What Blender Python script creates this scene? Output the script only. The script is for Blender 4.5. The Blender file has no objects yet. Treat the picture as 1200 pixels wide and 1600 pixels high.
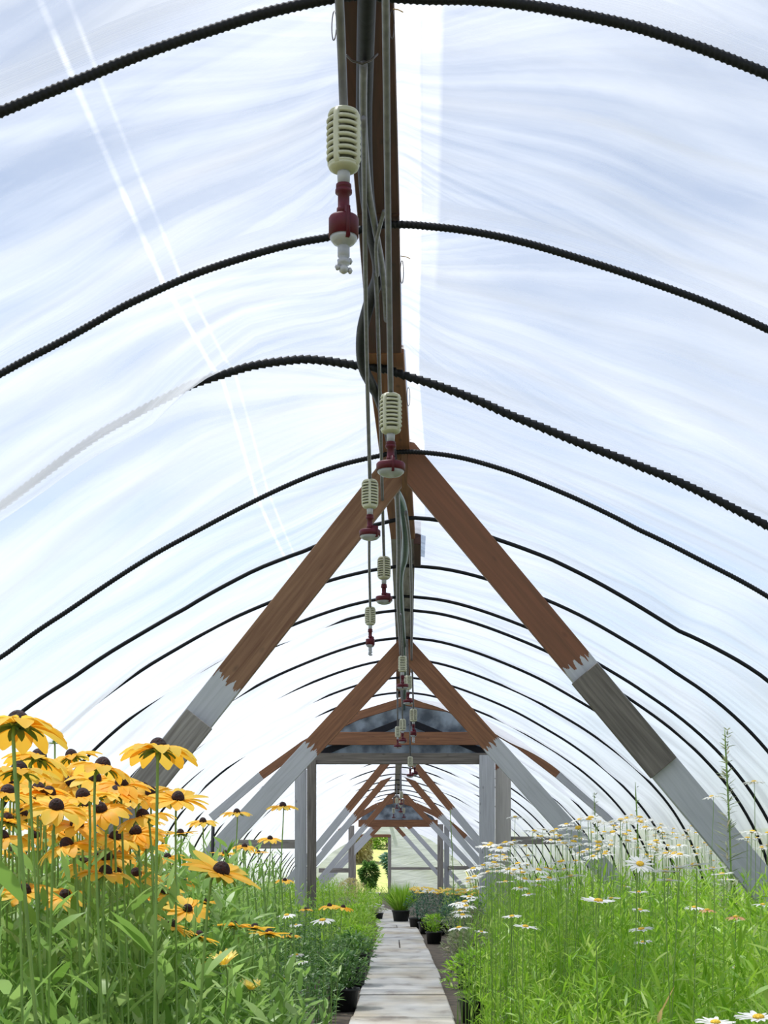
import bpy, math, random
import numpy as np
from mathutils import Vector, Matrix, Euler
R = math.radians
random.seed(7); rng = np.random.default_rng(11)
SC = bpy.context.scene
COL = SC.collection

# ------------------------------------------------------------------ camera
FOC, VX, VY, HC = 2300.0, 632.0, 1360.0, 0.9     # focal length in px, vanishing point, eye height
F = 1150.0; K = FOC / F                          # depths below are in steps of K metres
cd = bpy.data.cameras.new('camera'); cam = bpy.data.objects.new('camera', cd); COL.objects.link(cam)
cam.location = (0, 0, HC); cam.rotation_euler = (R(90), 0, 0)
cd.sensor_fit = 'VERTICAL'; cd.sensor_height = 36; cd.lens = FOC / 1600 * 36
cd.shift_x = (600 - VX) / 1600; cd.shift_y = (VY - 800) / 1600
cd.clip_start = 0.05; cd.clip_end = 500
SC.camera = cam
# ------------------------------------------------------------------ view
SC.view_settings.view_transform = 'Standard'; SC.view_settings.look = 'None'
SC.view_settings.gamma = 1; SC.view_settings.use_curve_mapping = False
SC.view_settings.exposure = 0.72
# ------------------------------------------------------------------ sky and sun
W = bpy.data.worlds.new('sky'); SC.world = W; W.use_nodes = True
nt = W.node_tree; nt.nodes.clear()
def NN(nt, t, **k):
    n = nt.nodes.new(t)
    for a, b in k.items():
        setattr(n, a, b)
    return n
sky = NN(nt, 'ShaderNodeTexSky'); sky.sky_type = 'NISHITA'; sky.sun_disc = False
sky.sun_elevation = R(55); sky.sun_rotation = R(185); sky.air_density = 1.0; sky.dust_density = 0.6
tc = NN(nt, 'ShaderNodeTexCoord'); mp = NN(nt, 'ShaderNodeMapping'); mp.inputs['Scale'].default_value = (1, 1, 2.2)
cl = NN(nt, 'ShaderNodeTexNoise'); cl.inputs['Scale'].default_value = 2.3; cl.inputs['Detail'].default_value = 7
cl.inputs['Roughness'].default_value = 0.55
rp = NN(nt, 'ShaderNodeValToRGB'); rp.color_ramp.elements[0].position = 0.36; rp.color_ramp.elements[1].position = 0.78
mx = NN(nt, 'ShaderNodeMixRGB'); mx.inputs[2].default_value = (5.2, 5.4, 5.8, 1)
bg = NN(nt, 'ShaderNodeBackground'); bg.inputs['Strength'].default_value = 0.105
out = NN(nt, 'ShaderNodeOutputWorld')
L = nt.links.new
L(tc.outputs['Generated'], mp.inputs[0]); L(mp.outputs[0], cl.inputs['Vector']); L(cl.outputs['Fac'], rp.inputs[0])
L(rp.outputs[0], mx.inputs[0]); L(sky.outputs[0], mx.inputs[1]); L(mx.outputs[0], bg.inputs[0]); L(bg.outputs[0], out.inputs[0])
sd = bpy.data.lights.new('sun', 'SUN'); sd.energy = 4.2; sd.angle = R(1.2); sd.color = (1, 0.96, 0.9)
sun = bpy.data.objects.new('sun', sd); COL.objects.link(sun)
sun.rotation_euler = Vector((0.30, -0.22, -1)).to_track_quat('-Z', 'Y').to_euler()
sun.location = (0, 0, 12)

# ------------------------------------------------------------------ helpers
def P(x, y, d):                       # a point seen at pixel x, y and d * K metres down the tunnel
    return Vector(((x - VX) * d / F, d * K, HC + (VY - y) * d / F))
def PH(x, y, h):                      # the same for a known height h above the eye
    return P(x, y, F * h / (VY - y))

def mesh(name, verts, faces, mat=None, parent=None, smooth=True, uv=None):
    me = bpy.data.meshes.new(name)
    me.from_pydata([tuple(v) for v in verts] if not isinstance(verts, np.ndarray) else verts.tolist(), [], faces if isinstance(faces, list) else faces.tolist())
    if uv is not None:
        u = me.uv_layers.new(name='UVMap'); li = np.zeros(len(me.loops), dtype=np.int32)
        me.loops.foreach_get('vertex_index', li)
        u.data.foreach_set('uv', np.asarray(uv, dtype=np.float32)[li].ravel())
    if smooth:
        me.polygons.foreach_set('use_smooth', [True] * len(me.polygons))
    me.update()
    o = bpy.data.objects.new(name, me); COL.objects.link(o)
    if mat: me.materials.append(mat)
    if parent: o.parent = parent
    return o
def empty(name, loc=(0, 0, 0)):
    o = bpy.data.objects.new(name, None); COL.objects.link(o); o.location = loc; o.empty_display_size = 0.05
    return o
def tag(o, label, cat, group=None, kind=None):
    if label: o['label'] = label
    if cat: o['category'] = cat
    if group: o['group'] = group
    if kind: o['kind'] = kind
    return o
def adopt(child, parent):             # keep world placement of a child whose mesh is in world coordinates
    child.parent = parent; child.matrix_parent_inverse = Matrix.Translation(-parent.location)
    return child
def tube_geo(pts, rad, n=8, cap=True):
    pts = [Vector(p) for p in pts]; m = len(pts)
    rads = rad if hasattr(rad, '__len__') else [rad] * m
    V = []; Fc = []; UV = []; prev = None; s = 0
    for i, p in enumerate(pts):
        t = (pts[min(i + 1, m - 1)] - pts[max(i - 1, 0)]).normalized()
        if prev is None:
            a = Vector((0, 0, 1)) if abs(t.z) < 0.9 else Vector((1, 0, 0))
            prev = (a - t * a.dot(t)).normalized()
        else:
            prev = (prev - t * prev.dot(t)).normalized()
        b = t.cross(prev)
        if i: s += (p - pts[i - 1]).length
        for k in range(n):
            an = 2 * math.pi * k / n
            V.append(p + (prev * math.cos(an) + b * math.sin(an)) * rads[i]); UV.append((s, k / n))
    for i in range(m - 1):
        for k in range(n):
            Fc.append((i * n + k, i * n + (k + 1) % n, (i + 1) * n + (k + 1) % n, (i + 1) * n + k))
    if cap:
        Fc.append(tuple(range(n - 1, -1, -1))); Fc.append(tuple((m - 1) * n + k for k in range(n)))
    return V, Fc, UV
def tube(name, pts, rad, mat, parent=None, n=8):
    V, Fc, UV = tube_geo(pts, rad, n)
    return mesh(name, V, Fc, mat, parent, True, UV)
def catmull(pts, sub=6):
    pts = [Vector(p) for p in pts]; o = []
    for i in range(len(pts) - 1):
        p0, p1, p2, p3 = pts[max(i - 1, 0)], pts[i], pts[i + 1], pts[min(i + 2, len(pts) - 1)]
        for k in range(sub):
            t = k / sub
            o.append(0.5 * ((2 * p1) + (p2 - p0) * t + (2 * p0 - 5 * p1 + 4 * p2 - p3) * t * t + (3 * p1 - p0 - 3 * p2 + p3) * t ** 3))
    o.append(pts[-1]); return o
def lathe_geo(prof, n=20, c=(0, 0, 0)):
    V = []; Fc = []
    for r, z in prof:
        for k in range(n):
            a = 2 * math.pi * k / n; V.append((c[0] + r * math.cos(a), c[1] + r * math.sin(a), c[2] + z))
    m = len(prof)
    for i in range(m - 1):
        for k in range(n):
            Fc.append((i * n + k, i * n + (k + 1) % n, (i + 1) * n + (k + 1) % n, (i + 1) * n + k))
    Fc.append(tuple(range(n - 1, -1, -1))); Fc.append(tuple((m - 1) * n + k for k in range(n)))
    return V, Fc
def join_geo(gs):
    V = []; Fc = []
    for v, f in gs:
        o = len(V); V += list(v); Fc += [tuple(i + o for i in q) for q in f]
    return V, Fc
def board(name, p0, p1, w, t, mat, parent=None, side=None, bev=0.003, wob=0.0, cut0=None, cut1=None):
    """plank from p0 to p1; w measured in the 'side' direction, t across it. cut0/cut1: end cut as (normal)"""
    p0 = Vector(p0); p1 = Vector(p1); d = (p1 - p0); ln = d.length; d.normalize()
    side = Vector(side) if side is not None else Vector((0, 1, 0)).cross(d)
    side = (side - d * side.dot(d)).normalized(); up = d.cross(side).normalized()
    n = max(2, int(ln / 0.25)); V = []; Fc = []; UV = []
    for i in range(n + 1):
        s = ln * i / n
        for a, b in ((-1, -1), (1, -1), (1, 1), (-1, 1)):
            q = p0 + d * s + side * (a * w / 2) + up * (b * t / 2)
            for idx, cut, org in ((0, cut0, p0), (n, cut1, p1)):
                if i == idx and cut is not None:
                    nn = Vector(cut); q = q + d * ((org - q).dot(nn) / d.dot(nn))
            if wob and 0 < i < n: q = q + side * random.uniform(-wob, wob) * 0
            V.append(q); UV.append(((q - p0).dot(d), a * w / 2 + b * t * 2))
    for i in range(n):
        for k in range(4):
            Fc.append((i * 4 + k, (i + 1) * 4 + k, (i + 1) * 4 + (k + 1) % 4, i * 4 + (k + 1) % 4))
    Fc.append((0, 1, 2, 3)); Fc.append(tuple(n * 4 + k for k in (3, 2, 1, 0)))
    o = mesh(name, V, Fc, mat, None, False, UV)
    if parent: adopt(o, parent)
    if bev:
        m = o.modifiers.new('bevel', 'BEVEL'); m.width = bev; m.segments = 1; m.limit_method = 'ANGLE'
    return o

# ------------------------------------------------------------------ materials
def mat_new(name):
    m = bpy.data.materials.new(name); m.use_nodes = True; nt = m.node_tree; nt.nodes.clear()
    return m, nt, nt.links.new, NN(nt, 'ShaderNodeOutputMaterial')
def ramp(nt, els):
    r = NN(nt, 'ShaderNodeValToRGB'); c = r.color_ramp
    while len(c.elements) < len(els): c.elements.new(0.5)
    for e, (p, col) in zip(c.elements, els):
        e.position = p; e.color = (*col, 1)
    return r
def simple(name, c1, c2=None, rough=0.6, scale=20, bump=0.15, metal=0, spec=0.5, stretch=None):
    m, nt, L, out = mat_new(name)
    b = NN(nt, 'ShaderNodeBsdfPrincipled'); b.inputs['Roughness'].default_value = rough; b.inputs['Metallic'].default_value = metal
    b.inputs['Specular IOR Level'].default_value = spec
    tc = NN(nt, 'ShaderNodeTexCoord'); n = NN(nt, 'ShaderNodeTexNoise'); n.inputs['Scale'].default_value = scale; n.inputs['Detail'].default_value = 5
    mp = NN(nt, 'ShaderNodeMapping'); L(tc.outputs['Object'], mp.inputs[0]); L(mp.outputs[0], n.inputs['Vector'])
    if stretch: mp.inputs['Scale'].default_value = stretch
    c2 = c2 or tuple(x * 0.7 for x in c1)
    r = ramp(nt, [(0.35, c2), (0.65, c1)]); L(n.outputs['Fac'], r.inputs[0]); L(r.outputs[0], b.inputs['Base Color'])
    if bump:
        bp = NN(nt, 'ShaderNodeBump'); bp.inputs['Strength'].default_value = bump; bp.inputs['Distance'].default_value = 0.01
        L(n.outputs['Fac'], bp.inputs['Height']); L(bp.outputs[0], b.inputs['Normal'])
    L(b.outputs[0], out.inputs[0]); return m
def wood(name, stain, stain2, paint=None, split=1e3, side=0, rough=0.65, ragged=0.12):
    """timber with grain along U; beyond 'split' metres from the top end it is painted"""
    m, nt, L, out = mat_new(name)
    b = NN(nt, 'ShaderNodeBsdfPrincipled'); b.inputs['Roughness'].default_value = rough
    uv = NN(nt, 'ShaderNodeTexCoord'); mp = NN(nt, 'ShaderNodeMapping'); mp.inputs['Scale'].default_value = (1.6, 30, 1)
    L(uv.outputs['UV'], mp.inputs[0])
    n = NN(nt, 'ShaderNodeTexNoise'); n.inputs['Scale'].default_value = 1.6; n.inputs['Detail'].default_value = 7; n.inputs['Distortion'].default_value = 0.6
    L(mp.outputs[0], n.inputs['Vector'])
    r = ramp(nt, [(0.3, stain2), (0.7, stain)]); L(n.outputs['Fac'], r.inputs[0])
    kn = NN(nt, 'ShaderNodeTexVoronoi'); kn.inputs['Scale'].default_value = 1.0
    mk = NN(nt, 'ShaderNodeMapping'); mk.inputs['Scale'].default_value = (4.5, 9, 1); L(uv.outputs['UV'], mk.inputs[0]); L(mk.outputs[0], kn.inputs['Vector'])
    kr = ramp(nt, [(0.0, (0.25,) * 3), (0.13, (1, 1, 1))]); L(kn.outputs['Distance'], kr.inputs[0])
    mu = NN(nt, 'ShaderNodeMixRGB', blend_type='MULTIPLY'); mu.inputs[0].default_value = 0.75
    L(r.outputs[0], mu.inputs[1]); L(kr.outputs[0], mu.inputs[2])
    col = mu.outputs[0]
    if paint:
        sp = NN(nt, 'ShaderNodeSeparateXYZ'); L(uv.outputs['UV'], sp.inputs[0])
        n2 = NN(nt, 'ShaderNodeTexNoise'); n2.inputs['Scale'].default_value = 3; n2.inputs['Detail'].default_value = 4
        m3 = NN(nt, 'ShaderNodeMapping'); m3.inputs['Scale'].default_value = (1, 14, 1); L(uv.outputs['UV'], m3.inputs[0]); L(m3.outputs[0], n2.inputs['Vector'])
        ad = NN(nt, 'ShaderNodeMath', operation='MULTIPLY_ADD'); ad.inputs[1].default_value = ragged * 2; L(n2.outputs['Fac'], ad.inputs[0]); L(sp.outputs[0], ad.inputs[2])
        gt = NN(nt, 'ShaderNodeMath', operation='GREATER_THAN'); gt.inputs[1].default_value = split + ragged; L(ad.outputs[0], gt.inputs[0])
        pr = ramp(nt, [(0.25, tuple(x * 0.8 for x in paint)), (0.6, paint)]); L(n.outputs['Fac'], pr.inputs[0])
        mx = NN(nt, 'ShaderNodeMixRGB'); L(gt.outputs[0], mx.inputs[0]); L(col, mx.inputs[1]); L(pr.outputs[0], mx.inputs[2]); col = mx.outputs[0]
    L(col, b.inputs['Base Color'])
    bp = NN(nt, 'ShaderNodeBump'); bp.inputs['Strength'].default_value = 0.3; bp.inputs['Distance'].default_value = 0.004
    L(n.outputs['Fac'], bp.inputs['Height']); L(bp.outputs[0], b.inputs['Normal']); L(b.outputs[0], out.inputs[0])
    return m
def leafy(name, c1, c2, c3=None, trans=0.45, rough=0.4, spec=0.4):
    m, nt, L, out = mat_new(name)
    g = NN(nt, 'ShaderNodeNewGeometry')
    els = [(0.0, c1), (1.0, c2)] if c3 is None else [(0.0, c1), (0.75, c2), (1.0, c3)]
    r = ramp(nt, els); L(g.outputs['Random Per Island'], r.inputs[0])
    b = NN(nt, 'ShaderNodeBsdfPrincipled'); b.inputs['Roughness'].default_value = rough; b.inputs['Specular IOR Level'].default_value = spec
    t = NN(nt, 'ShaderNodeBsdfTranslucent'); mx = NN(nt, 'ShaderNodeMixShader'); mx.inputs[0].default_value = trans
    L(r.outputs[0], b.inputs['Base Color']); L(r.outputs[0], t.inputs[0]); L(b.outputs[0], mx.inputs[1]); L(t.outputs[0], mx.inputs[2]); L(mx.outputs[0], out.inputs[0])
    return m
def film(name, strip=False, clear=0.42, tint=(0.93, 0.95, 0.98)):
    """milky greenhouse sheeting: part clear, part scattering, wrinkled"""
    m, nt, L, out = mat_new(name)
    uv = NN(nt, 'ShaderNodeTexCoord')
    def nz(sc, rot, detail=5, dist=0.0, rough=0.5):
        mp = NN(nt, 'ShaderNodeMapping'); mp.inputs['Scale'].default_value = (sc[0], sc[1], 1); mp.inputs['Rotation'].default_value = (0, 0, R(rot))
        n = NN(nt, 'ShaderNodeTexNoise'); n.inputs['Scale'].default_value = 1; n.inputs['Detail'].default_value = detail
        n.inputs['Distortion'].default_value = dist; n.inputs['Roughness'].default_value = rough
        m0 = NN(nt, 'ShaderNodeMapping'); m0.inputs['Rotation'].default_value = (0, 0, R(rot))
        L(uv.outputs['UV'], m0.inputs[0]); mp.inputs['Rotation'].default_value = (0, 0, 0); L(m0.outputs[0], mp.inputs[0]); L(mp.outputs[0], n.inputs['Vector'])
        return n.outputs['Fac']
    a = nz((0.55, 5.5), 7, 5, 0.5); b_ = nz((0.9, 11), -12, 4, 0.7); c = nz((0.6, 1.5), 4, 5, 0.8)
    h = NN(nt, 'ShaderNodeMath', operation='ADD'); L(a, h.inputs[0])
    if strip:                       # folds fanning out from the ridge in every bay
        um = NN(nt, 'ShaderNodeUVMap'); um.uv_map = 'fan'; fm = NN(nt, 'ShaderNodeMapping'); fm.inputs['Scale'].default_value = (9, .28, 1)
        fn = NN(nt, 'ShaderNodeTexNoise'); fn.inputs['Scale'].default_value = 1; fn.inputs['Detail'].default_value = 3; fn.inputs['Distortion'].default_value = .15
        L(um.outputs[0], fm.inputs[0]); L(fm.outputs[0], fn.inputs['Vector']); b_ = fn.outputs['Fac']
    L(b_, h.inputs[1])
    h2 = NN(nt, 'ShaderNodeMath', operation='MULTIPLY_ADD'); h2.inputs[1].default_value = 1.3; L(c, h2.inputs[0]); L(h.outputs[0], h2.inputs[2])
    bp = NN(nt, 'ShaderNodeBump'); bp.inputs['Strength'].default_value = 0.38; bp.inputs['Distance'].default_value = 0.05; L(h.outputs[0], bp.inputs['Height'])
    # how clear the sheet is: streaks of dust and large patches
    r = ramp(nt, [(0.41, (clear * 0.50,) * 3), (0.60, (clear * 1.5,) * 3)])
    dv = NN(nt, 'ShaderNodeMath', operation='DIVIDE'); dv.inputs[1].default_value = 3.3; L(h2.outputs[0], dv.inputs[0]); L(dv.outputs[0], r.inputs[0])
    sy = NN(nt, 'ShaderNodeSeparateXYZ'); L(uv.outputs['UV'], sy.inputs[0])
    mr = NN(nt, 'ShaderNodeMapRange'); mr.inputs['From Min'].default_value = 3.9 * K; mr.inputs['From Max'].default_value = 6.5 * K
    mr.inputs['To Min'].default_value = 1.0; mr.inputs['To Max'].default_value = .38; L(sy.outputs[1], mr.inputs['Value'])
    ml = NN(nt, 'ShaderNodeMath', operation='MULTIPLY'); L(r.outputs[0], ml.inputs[0])
    if strip: L(mr.outputs[0], ml.inputs[1])
    else: ml.inputs[1].default_value = 1.0
    fac = ml.outputs[0]
    tr = NN(nt, 'ShaderNodeBsdfTransparent'); tr.inputs[0].default_value = (0.92, 0.95, 1.0, 1)
    tl = NN(nt, 'ShaderNodeBsdfTranslucent'); df = NN(nt, 'ShaderNodeBsdfDiffuse'); df.inputs[0].default_value = (*[x * 0.9 for x in tint], 1)
    rd = ramp(nt, [(0.30, tuple(x * 0.50 for x in tint)), (0.56, tuple(x * 0.68 for x in tint))]); L(a, rd.inputs[0])
    # lengthwise bands of the sheet: sunlit gap right of the ridge, painted in white, and two pale creases on the left
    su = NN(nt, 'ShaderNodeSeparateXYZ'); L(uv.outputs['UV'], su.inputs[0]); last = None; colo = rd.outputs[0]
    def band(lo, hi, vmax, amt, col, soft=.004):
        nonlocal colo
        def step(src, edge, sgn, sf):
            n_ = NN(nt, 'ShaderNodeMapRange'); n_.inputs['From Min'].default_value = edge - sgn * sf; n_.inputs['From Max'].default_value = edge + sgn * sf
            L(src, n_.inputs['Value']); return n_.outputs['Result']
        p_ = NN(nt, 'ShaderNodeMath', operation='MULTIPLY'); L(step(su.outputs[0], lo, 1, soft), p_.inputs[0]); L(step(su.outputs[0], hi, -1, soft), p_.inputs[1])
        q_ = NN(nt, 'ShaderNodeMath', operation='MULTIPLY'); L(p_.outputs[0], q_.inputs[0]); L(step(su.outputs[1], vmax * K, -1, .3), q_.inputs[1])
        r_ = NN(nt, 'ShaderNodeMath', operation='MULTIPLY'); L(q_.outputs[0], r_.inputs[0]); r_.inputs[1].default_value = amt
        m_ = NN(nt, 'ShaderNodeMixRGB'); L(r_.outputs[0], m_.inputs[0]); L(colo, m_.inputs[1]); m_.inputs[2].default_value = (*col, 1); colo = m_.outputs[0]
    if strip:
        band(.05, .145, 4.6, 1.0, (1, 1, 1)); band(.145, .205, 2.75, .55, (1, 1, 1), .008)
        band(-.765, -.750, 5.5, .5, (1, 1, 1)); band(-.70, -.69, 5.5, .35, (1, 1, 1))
    L(colo, tl.inputs[0])
    L(bp.outputs[0], tl.inputs['Normal']); L(bp.outputs[0], df.inputs['Normal'])
    gl = NN(nt, 'ShaderNodeBsdfGlossy'); gl.inputs['Roughness'].default_value = 0.3; L(bp.outputs[0], gl.inputs['Normal'])
    s1 = NN(nt, 'ShaderNodeMixShader'); s1.inputs[0].default_value = 0.24; L(tl.outputs[0], s1.inputs[1]); L(df.outputs[0], s1.inputs[2])
    s2 = NN(nt, 'ShaderNodeMixShader'); s2.inputs[0].default_value = 0.04; L(s1.outputs[0], s2.inputs[1]); L(gl.outputs[0], s2.inputs[2])
    s3 = NN(nt, 'ShaderNodeMixShader'); L(s2.outputs[0], s3.inputs[1]); L(tr.outputs[0], s3.inputs[2])
    L(fac, s3.inputs[0]); res = s3.outputs[0]
    L(res, out.inputs[0]); return m

M = {}
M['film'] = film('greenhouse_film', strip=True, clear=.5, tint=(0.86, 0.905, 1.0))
M['film_end'] = film('end_wall_film', clear=0.06, tint=(0.9, 0.95, 0.97))
m, nt, L, out = mat_new('shade_cloth')
b = NN(nt, 'ShaderNodeBsdfPrincipled'); b.inputs['Roughness'].default_value = 0.5
tc = NN(nt, 'ShaderNodeTexCoord'); n = NN(nt, 'ShaderNodeTexNoise'); n.inputs['Scale'].default_value = 6; n.inputs['Detail'].default_value = 6
r = ramp(nt, [(0.35, (0.16, 0.19, 0.23)), (0.65, (0.46, 0.52, 0.58))]); L(tc.outputs['Object'], n.inputs['Vector']); L(n.outputs['Fac'], r.inputs[0]); L(r.outputs[0], b.inputs[0])
t = NN(nt, 'ShaderNodeBsdfTranslucent'); L(r.outputs[0], t.inputs[0]); mxs = NN(nt, 'ShaderNodeMixShader'); mxs.inputs[0].default_value = 0.6
L(b.outputs[0], mxs.inputs[1]); L(t.outputs[0], mxs.inputs[2]); L(mxs.outputs[0], out.inputs[0]); M['shade'] = m
ST, ST2 = (0.23, 0.098, 0.042), (0.12, 0.048, 0.02)
PAINT = (0.42, 0.43, 0.46)
M['ridge_dark'] = wood('dark_red_timber', (0.075, 0.022, 0.014), (0.03, 0.010, 0.008))
M['ridge'] = wood('brown_timber', (0.22, 0.09, 0.04), (0.12, 0.045, 0.02))
M['grey_wood'] = wood('weathered_grey_timber', (0.30, 0.28, 0.26), (0.13, 0.11, 0.10))
M['dark_wood'] = wood('weathered_dark_timber', (0.17, 0.15, 0.13), (0.07, 0.06, 0.05))
M['paint'] = wood('painted_timber', PAINT, tuple(x * 0.75 for x in PAINT))
M['stain'] = wood('stained_timber', ST, ST2)
M['rib'] = simple('black_ribbed_steel', (0.006, 0.007, 0.010), rough=0.6, scale=60, spec=.25)
M['hose'] = simple('black_hose', (0.010, 0.011, 0.017), rough=0.6, scale=30, spec=.2)
M['hose_green'] = simple('green_hose', (0.02, 0.09, 0.06), rough=0.4, scale=30)
M['tube'] = simple('grey_tubing', (0.17, 0.17, 0.19), (0.12, 0.12, 0.14), rough=0.5, scale=30, bump=0, spec=.25)
M['weight'] = simple('cream_plastic', (0.44, 0.44, 0.33), (0.37, 0.37, 0.27), rough=0.45, scale=12, bump=0.05)
M['slot_shade'] = simple('painted_slot_shade', (0.12, 0.125, 0.10), rough=0.7, scale=20, bump=0, spec=.2)  # dark colour painted as the shade inside the weight's slots
M['red'] = simple('dark_red_plastic', (0.10, 0.004, 0.015), (0.065, 0.003, 0.010), rough=0.5, scale=20, bump=0, spec=.3)
M['nozzle'] = simple('pale_grey_plastic', (0.36, 0.37, 0.40), (0.26, 0.27, 0.30), rough=0.3, scale=20, bump=0)
M['wire'] = simple('dark_wire', (0.05, 0.04, 0.04), rough=0.4)
M['twine'] = simple('tan_twine', (0.6, 0.4, 0.2), rough=0.8)
M['pot'] = simple('black_plastic_pot', (0.014, 0.015, 0.017), rough=0.45, scale=15)
M['soil'] = simple('potting_soil', (0.05, 0.035, 0.025), (0.02, 0.014, 0.01), rough=0.95, scale=60, bump=0.6)
M['petal'] = leafy('golden_petal', (1.0, 0.50, 0.03), (1.0, 0.72, 0.12), (1.0, 0.60, 0.05), trans=0.5, rough=0.5, spec=0.2)
M['petal_orange'] = leafy('orange_petal', (0.85, 0.22, 0.03), (0.95, 0.5, 0.08), (0.75, 0.12, 0.03), trans=0.5, rough=0.5, spec=0.2)
M['petal_pale'] = leafy('pale_yellow_petal', (0.95, 0.75, 0.15), (1.0, 0.88, 0.42), trans=0.5, rough=0.5, spec=0.2)
M['petal_white'] = leafy('white_petal', (0.80, 0.80, 0.76), (0.90, 0.90, 0.88), trans=0.4, rough=0.5, spec=0.2)
M['petal_brown'] = leafy('withered_petal', (0.55, 0.30, 0.14), (0.7, 0.45, 0.28), trans=0.3, rough=0.7, spec=0.1)
M['cone'] = simple('dark_cone', (0.045, 0.010, 0.009), (0.012, 0.004, 0.004), rough=0.8, scale=300, bump=0.8)
M['disc'] = simple('yellow_disc', (0.85, 0.55, 0.04), (0.6, 0.35, 0.02), rough=0.8, scale=300, bump=0.6)
M['stem'] = simple('flower_stem', (0.22, 0.36, 0.07), (0.15, 0.26, 0.05), rough=0.5, scale=20, bump=0)
M['sepal'] = leafy('sepal', (0.13, 0.24, 0.05), (0.22, 0.34, 0.08))
M['leaf_l'] = leafy('broad_leaf', (0.17, 0.33, 0.05), (0.32, 0.52, 0.12), (0.42, 0.58, 0.20), trans=0.45)
M['leaf_r'] = leafy('bright_leaf', (0.17, 0.38, 0.02), (0.36, 0.60, 0.05), (0.52, 0.68, 0.16), trans=0.5)
M['leaf_d'] = leafy('dark_leaf', (0.04, 0.12, 0.025), (0.13, 0.27, 0.06), (0.28, 0.42, 0.14), trans=0.35)
M['leaf_b'] = leafy('blue_green_leaf', (0.04, 0.12, 0.07), (0.09, 0.2, 0.11), trans=0.3)
M['leaf_y'] = leafy('yellow_green_leaf', (0.25, 0.45, 0.04), (0.42, 0.62, 0.08), trans=0.5)
M['leaf_g'] = leafy('grey_green_leaf', (0.20, 0.26, 0.12), (0.36, 0.40, 0.22), (0.45, 0.38, 0.28), trans=0.4)
M['leaf_t'] = leafy('tan_dry_leaf', (0.45, 0.38, 0.16), (0.55, 0.5, 0.22), trans=0.4)
M['leaf_dry'] = leafy('dry_leaf', (0.8, 0.55, 0.2), (0.85, 0.6, 0.25), trans=0.4)
M['bark'] = simple('bark', (0.12, 0.08, 0.05), (0.05, 0.03, 0.02), rough=0.9, scale=12, bump=0.5)
M['grass'] = simple('sunlit_grass', (0.26, 0.36, 0.08), (0.48, 0.42, 0.16), rough=0.9, scale=3, bump=0.3)
M['soilfloor'] = simple('bed_soil', (0.10, 0.075, 0.05), (0.045, 0.035, 0.025), rough=0.95, scale=9, bump=0.5)
# path slabs
m, nt, L, out = mat_new('path_slabs')
b = NN(nt, 'ShaderNodeBsdfPrincipled'); b.inputs['Roughness'].default_value = 0.85
tc = NN(nt, 'ShaderNodeTexCoord'); n = NN(nt, 'ShaderNodeTexNoise'); n.inputs['Scale'].default_value = 5; n.inputs['Detail'].default_value = 8
n2 = NN(nt, 'ShaderNodeTexNoise'); n2.inputs['Scale'].default_value = 1.7; n2.inputs['Detail'].default_value = 3
r = ramp(nt, [(0.3, (0.22, 0.20, 0.18)), (0.45, (0.40, 0.39, 0.37)), (0.7, (0.50, 0.49, 0.46))])
r2 = ramp(nt, [(0.45, (1, 1, 1)), (0.7, (0.88, 0.78, 0.62))]); mu = NN(nt, 'ShaderNodeMixRGB', blend_type='MULTIPLY'); mu.inputs[0].default_value = 1
mpp = NN(nt, 'ShaderNodeMapping'); mpp.inputs['Scale'].default_value = (1.0, .45, 1); L(tc.outputs['Object'], mpp.inputs[0]); L(mpp.outputs[0], n.inputs['Vector']); L(mpp.outputs[0], n2.inputs['Vector']); L(n.outputs['Fac'], r.inputs[0]); L(n2.outputs['Fac'], r2.inputs[0])
L(r.outputs[0], mu.inputs[1]); L(r2.outputs[0], mu.inputs[2]); L(mu.outputs[0], b.inputs['Base Color'])
bp = NN(nt, 'ShaderNodeBump'); bp.inputs['Strength'].default_value = 0.4; bp.inputs['Distance'].default_value = 0.01; L(n.outputs['Fac'], bp.inputs['Height']); L(bp.outputs[0], b.inputs['Normal'])
L(b.outputs[0], out.inputs[0]); M['slab'] = m

# ------------------------------------------------------------------ cross-section of the tunnel
HR = 2.23
PX = np.array([0, .3, .6, .95, 1.3, 1.65, 1.95, 2.3, 2.6, 2.85, 3.05, 3.16, 3.21, 3.23])
PZ = np.array([2.23, 2.195, 2.115, 1.985, 1.83, 1.635, 1.45, 1.19, .91, .60, .23, -.15, -.5, -.93])
def smooth_prof(n=64):
    pts = catmull([Vector((a, 0, b)) for a, b in zip(PX, PZ)], 10)
    x = np.array([p.x for p in pts]); z = np.array([p.z for p in pts])
    s = np.concatenate([[0], np.cumsum(np.hypot(np.diff(x), np.diff(z)))])
    t = np.linspace(0, s[-1], n); return np.interp(t, s, x), np.interp(t, s, z), t
NU = 56
hx, hz, hs = smooth_prof(NU)
CX = np.concatenate([-hx[::-1], hx[1:]]); CZ = np.concatenate([hz[::-1], hz[1:]]); CS = np.concatenate([-hs[::-1], hs[1:]])
OY = np.array([-3, 1.9, 2.5, 3.3, 3.9, 5, 7.2, 10, 13.9, 19.4, 30]); OX = np.array([-.13, -.11, -.09, -.085, -.045, -.01, 0, -.03, -.12, -.2, -.6])
DY = np.array([-3, 13.5, 16.4, 19.4, 30]); DZ = np.array([0, 0, -.18, -.28, -.42])
def off(y): return float(np.interp(y, OY, OX)), float(np.interp(y, DY, DZ))
RIBS = [1.88, 2.54, 3.30, 3.92, 4.66, 5.39, 6.0, 6.3, 7.05, 7.75, 8.5, 9.2, 9.95]
RIBS = [-1.4, -.7, 0.0, .6, 1.24] + RIBS
while RIBS[-1] < 29: RIBS.append(RIBS[-1] + .74)
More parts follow.
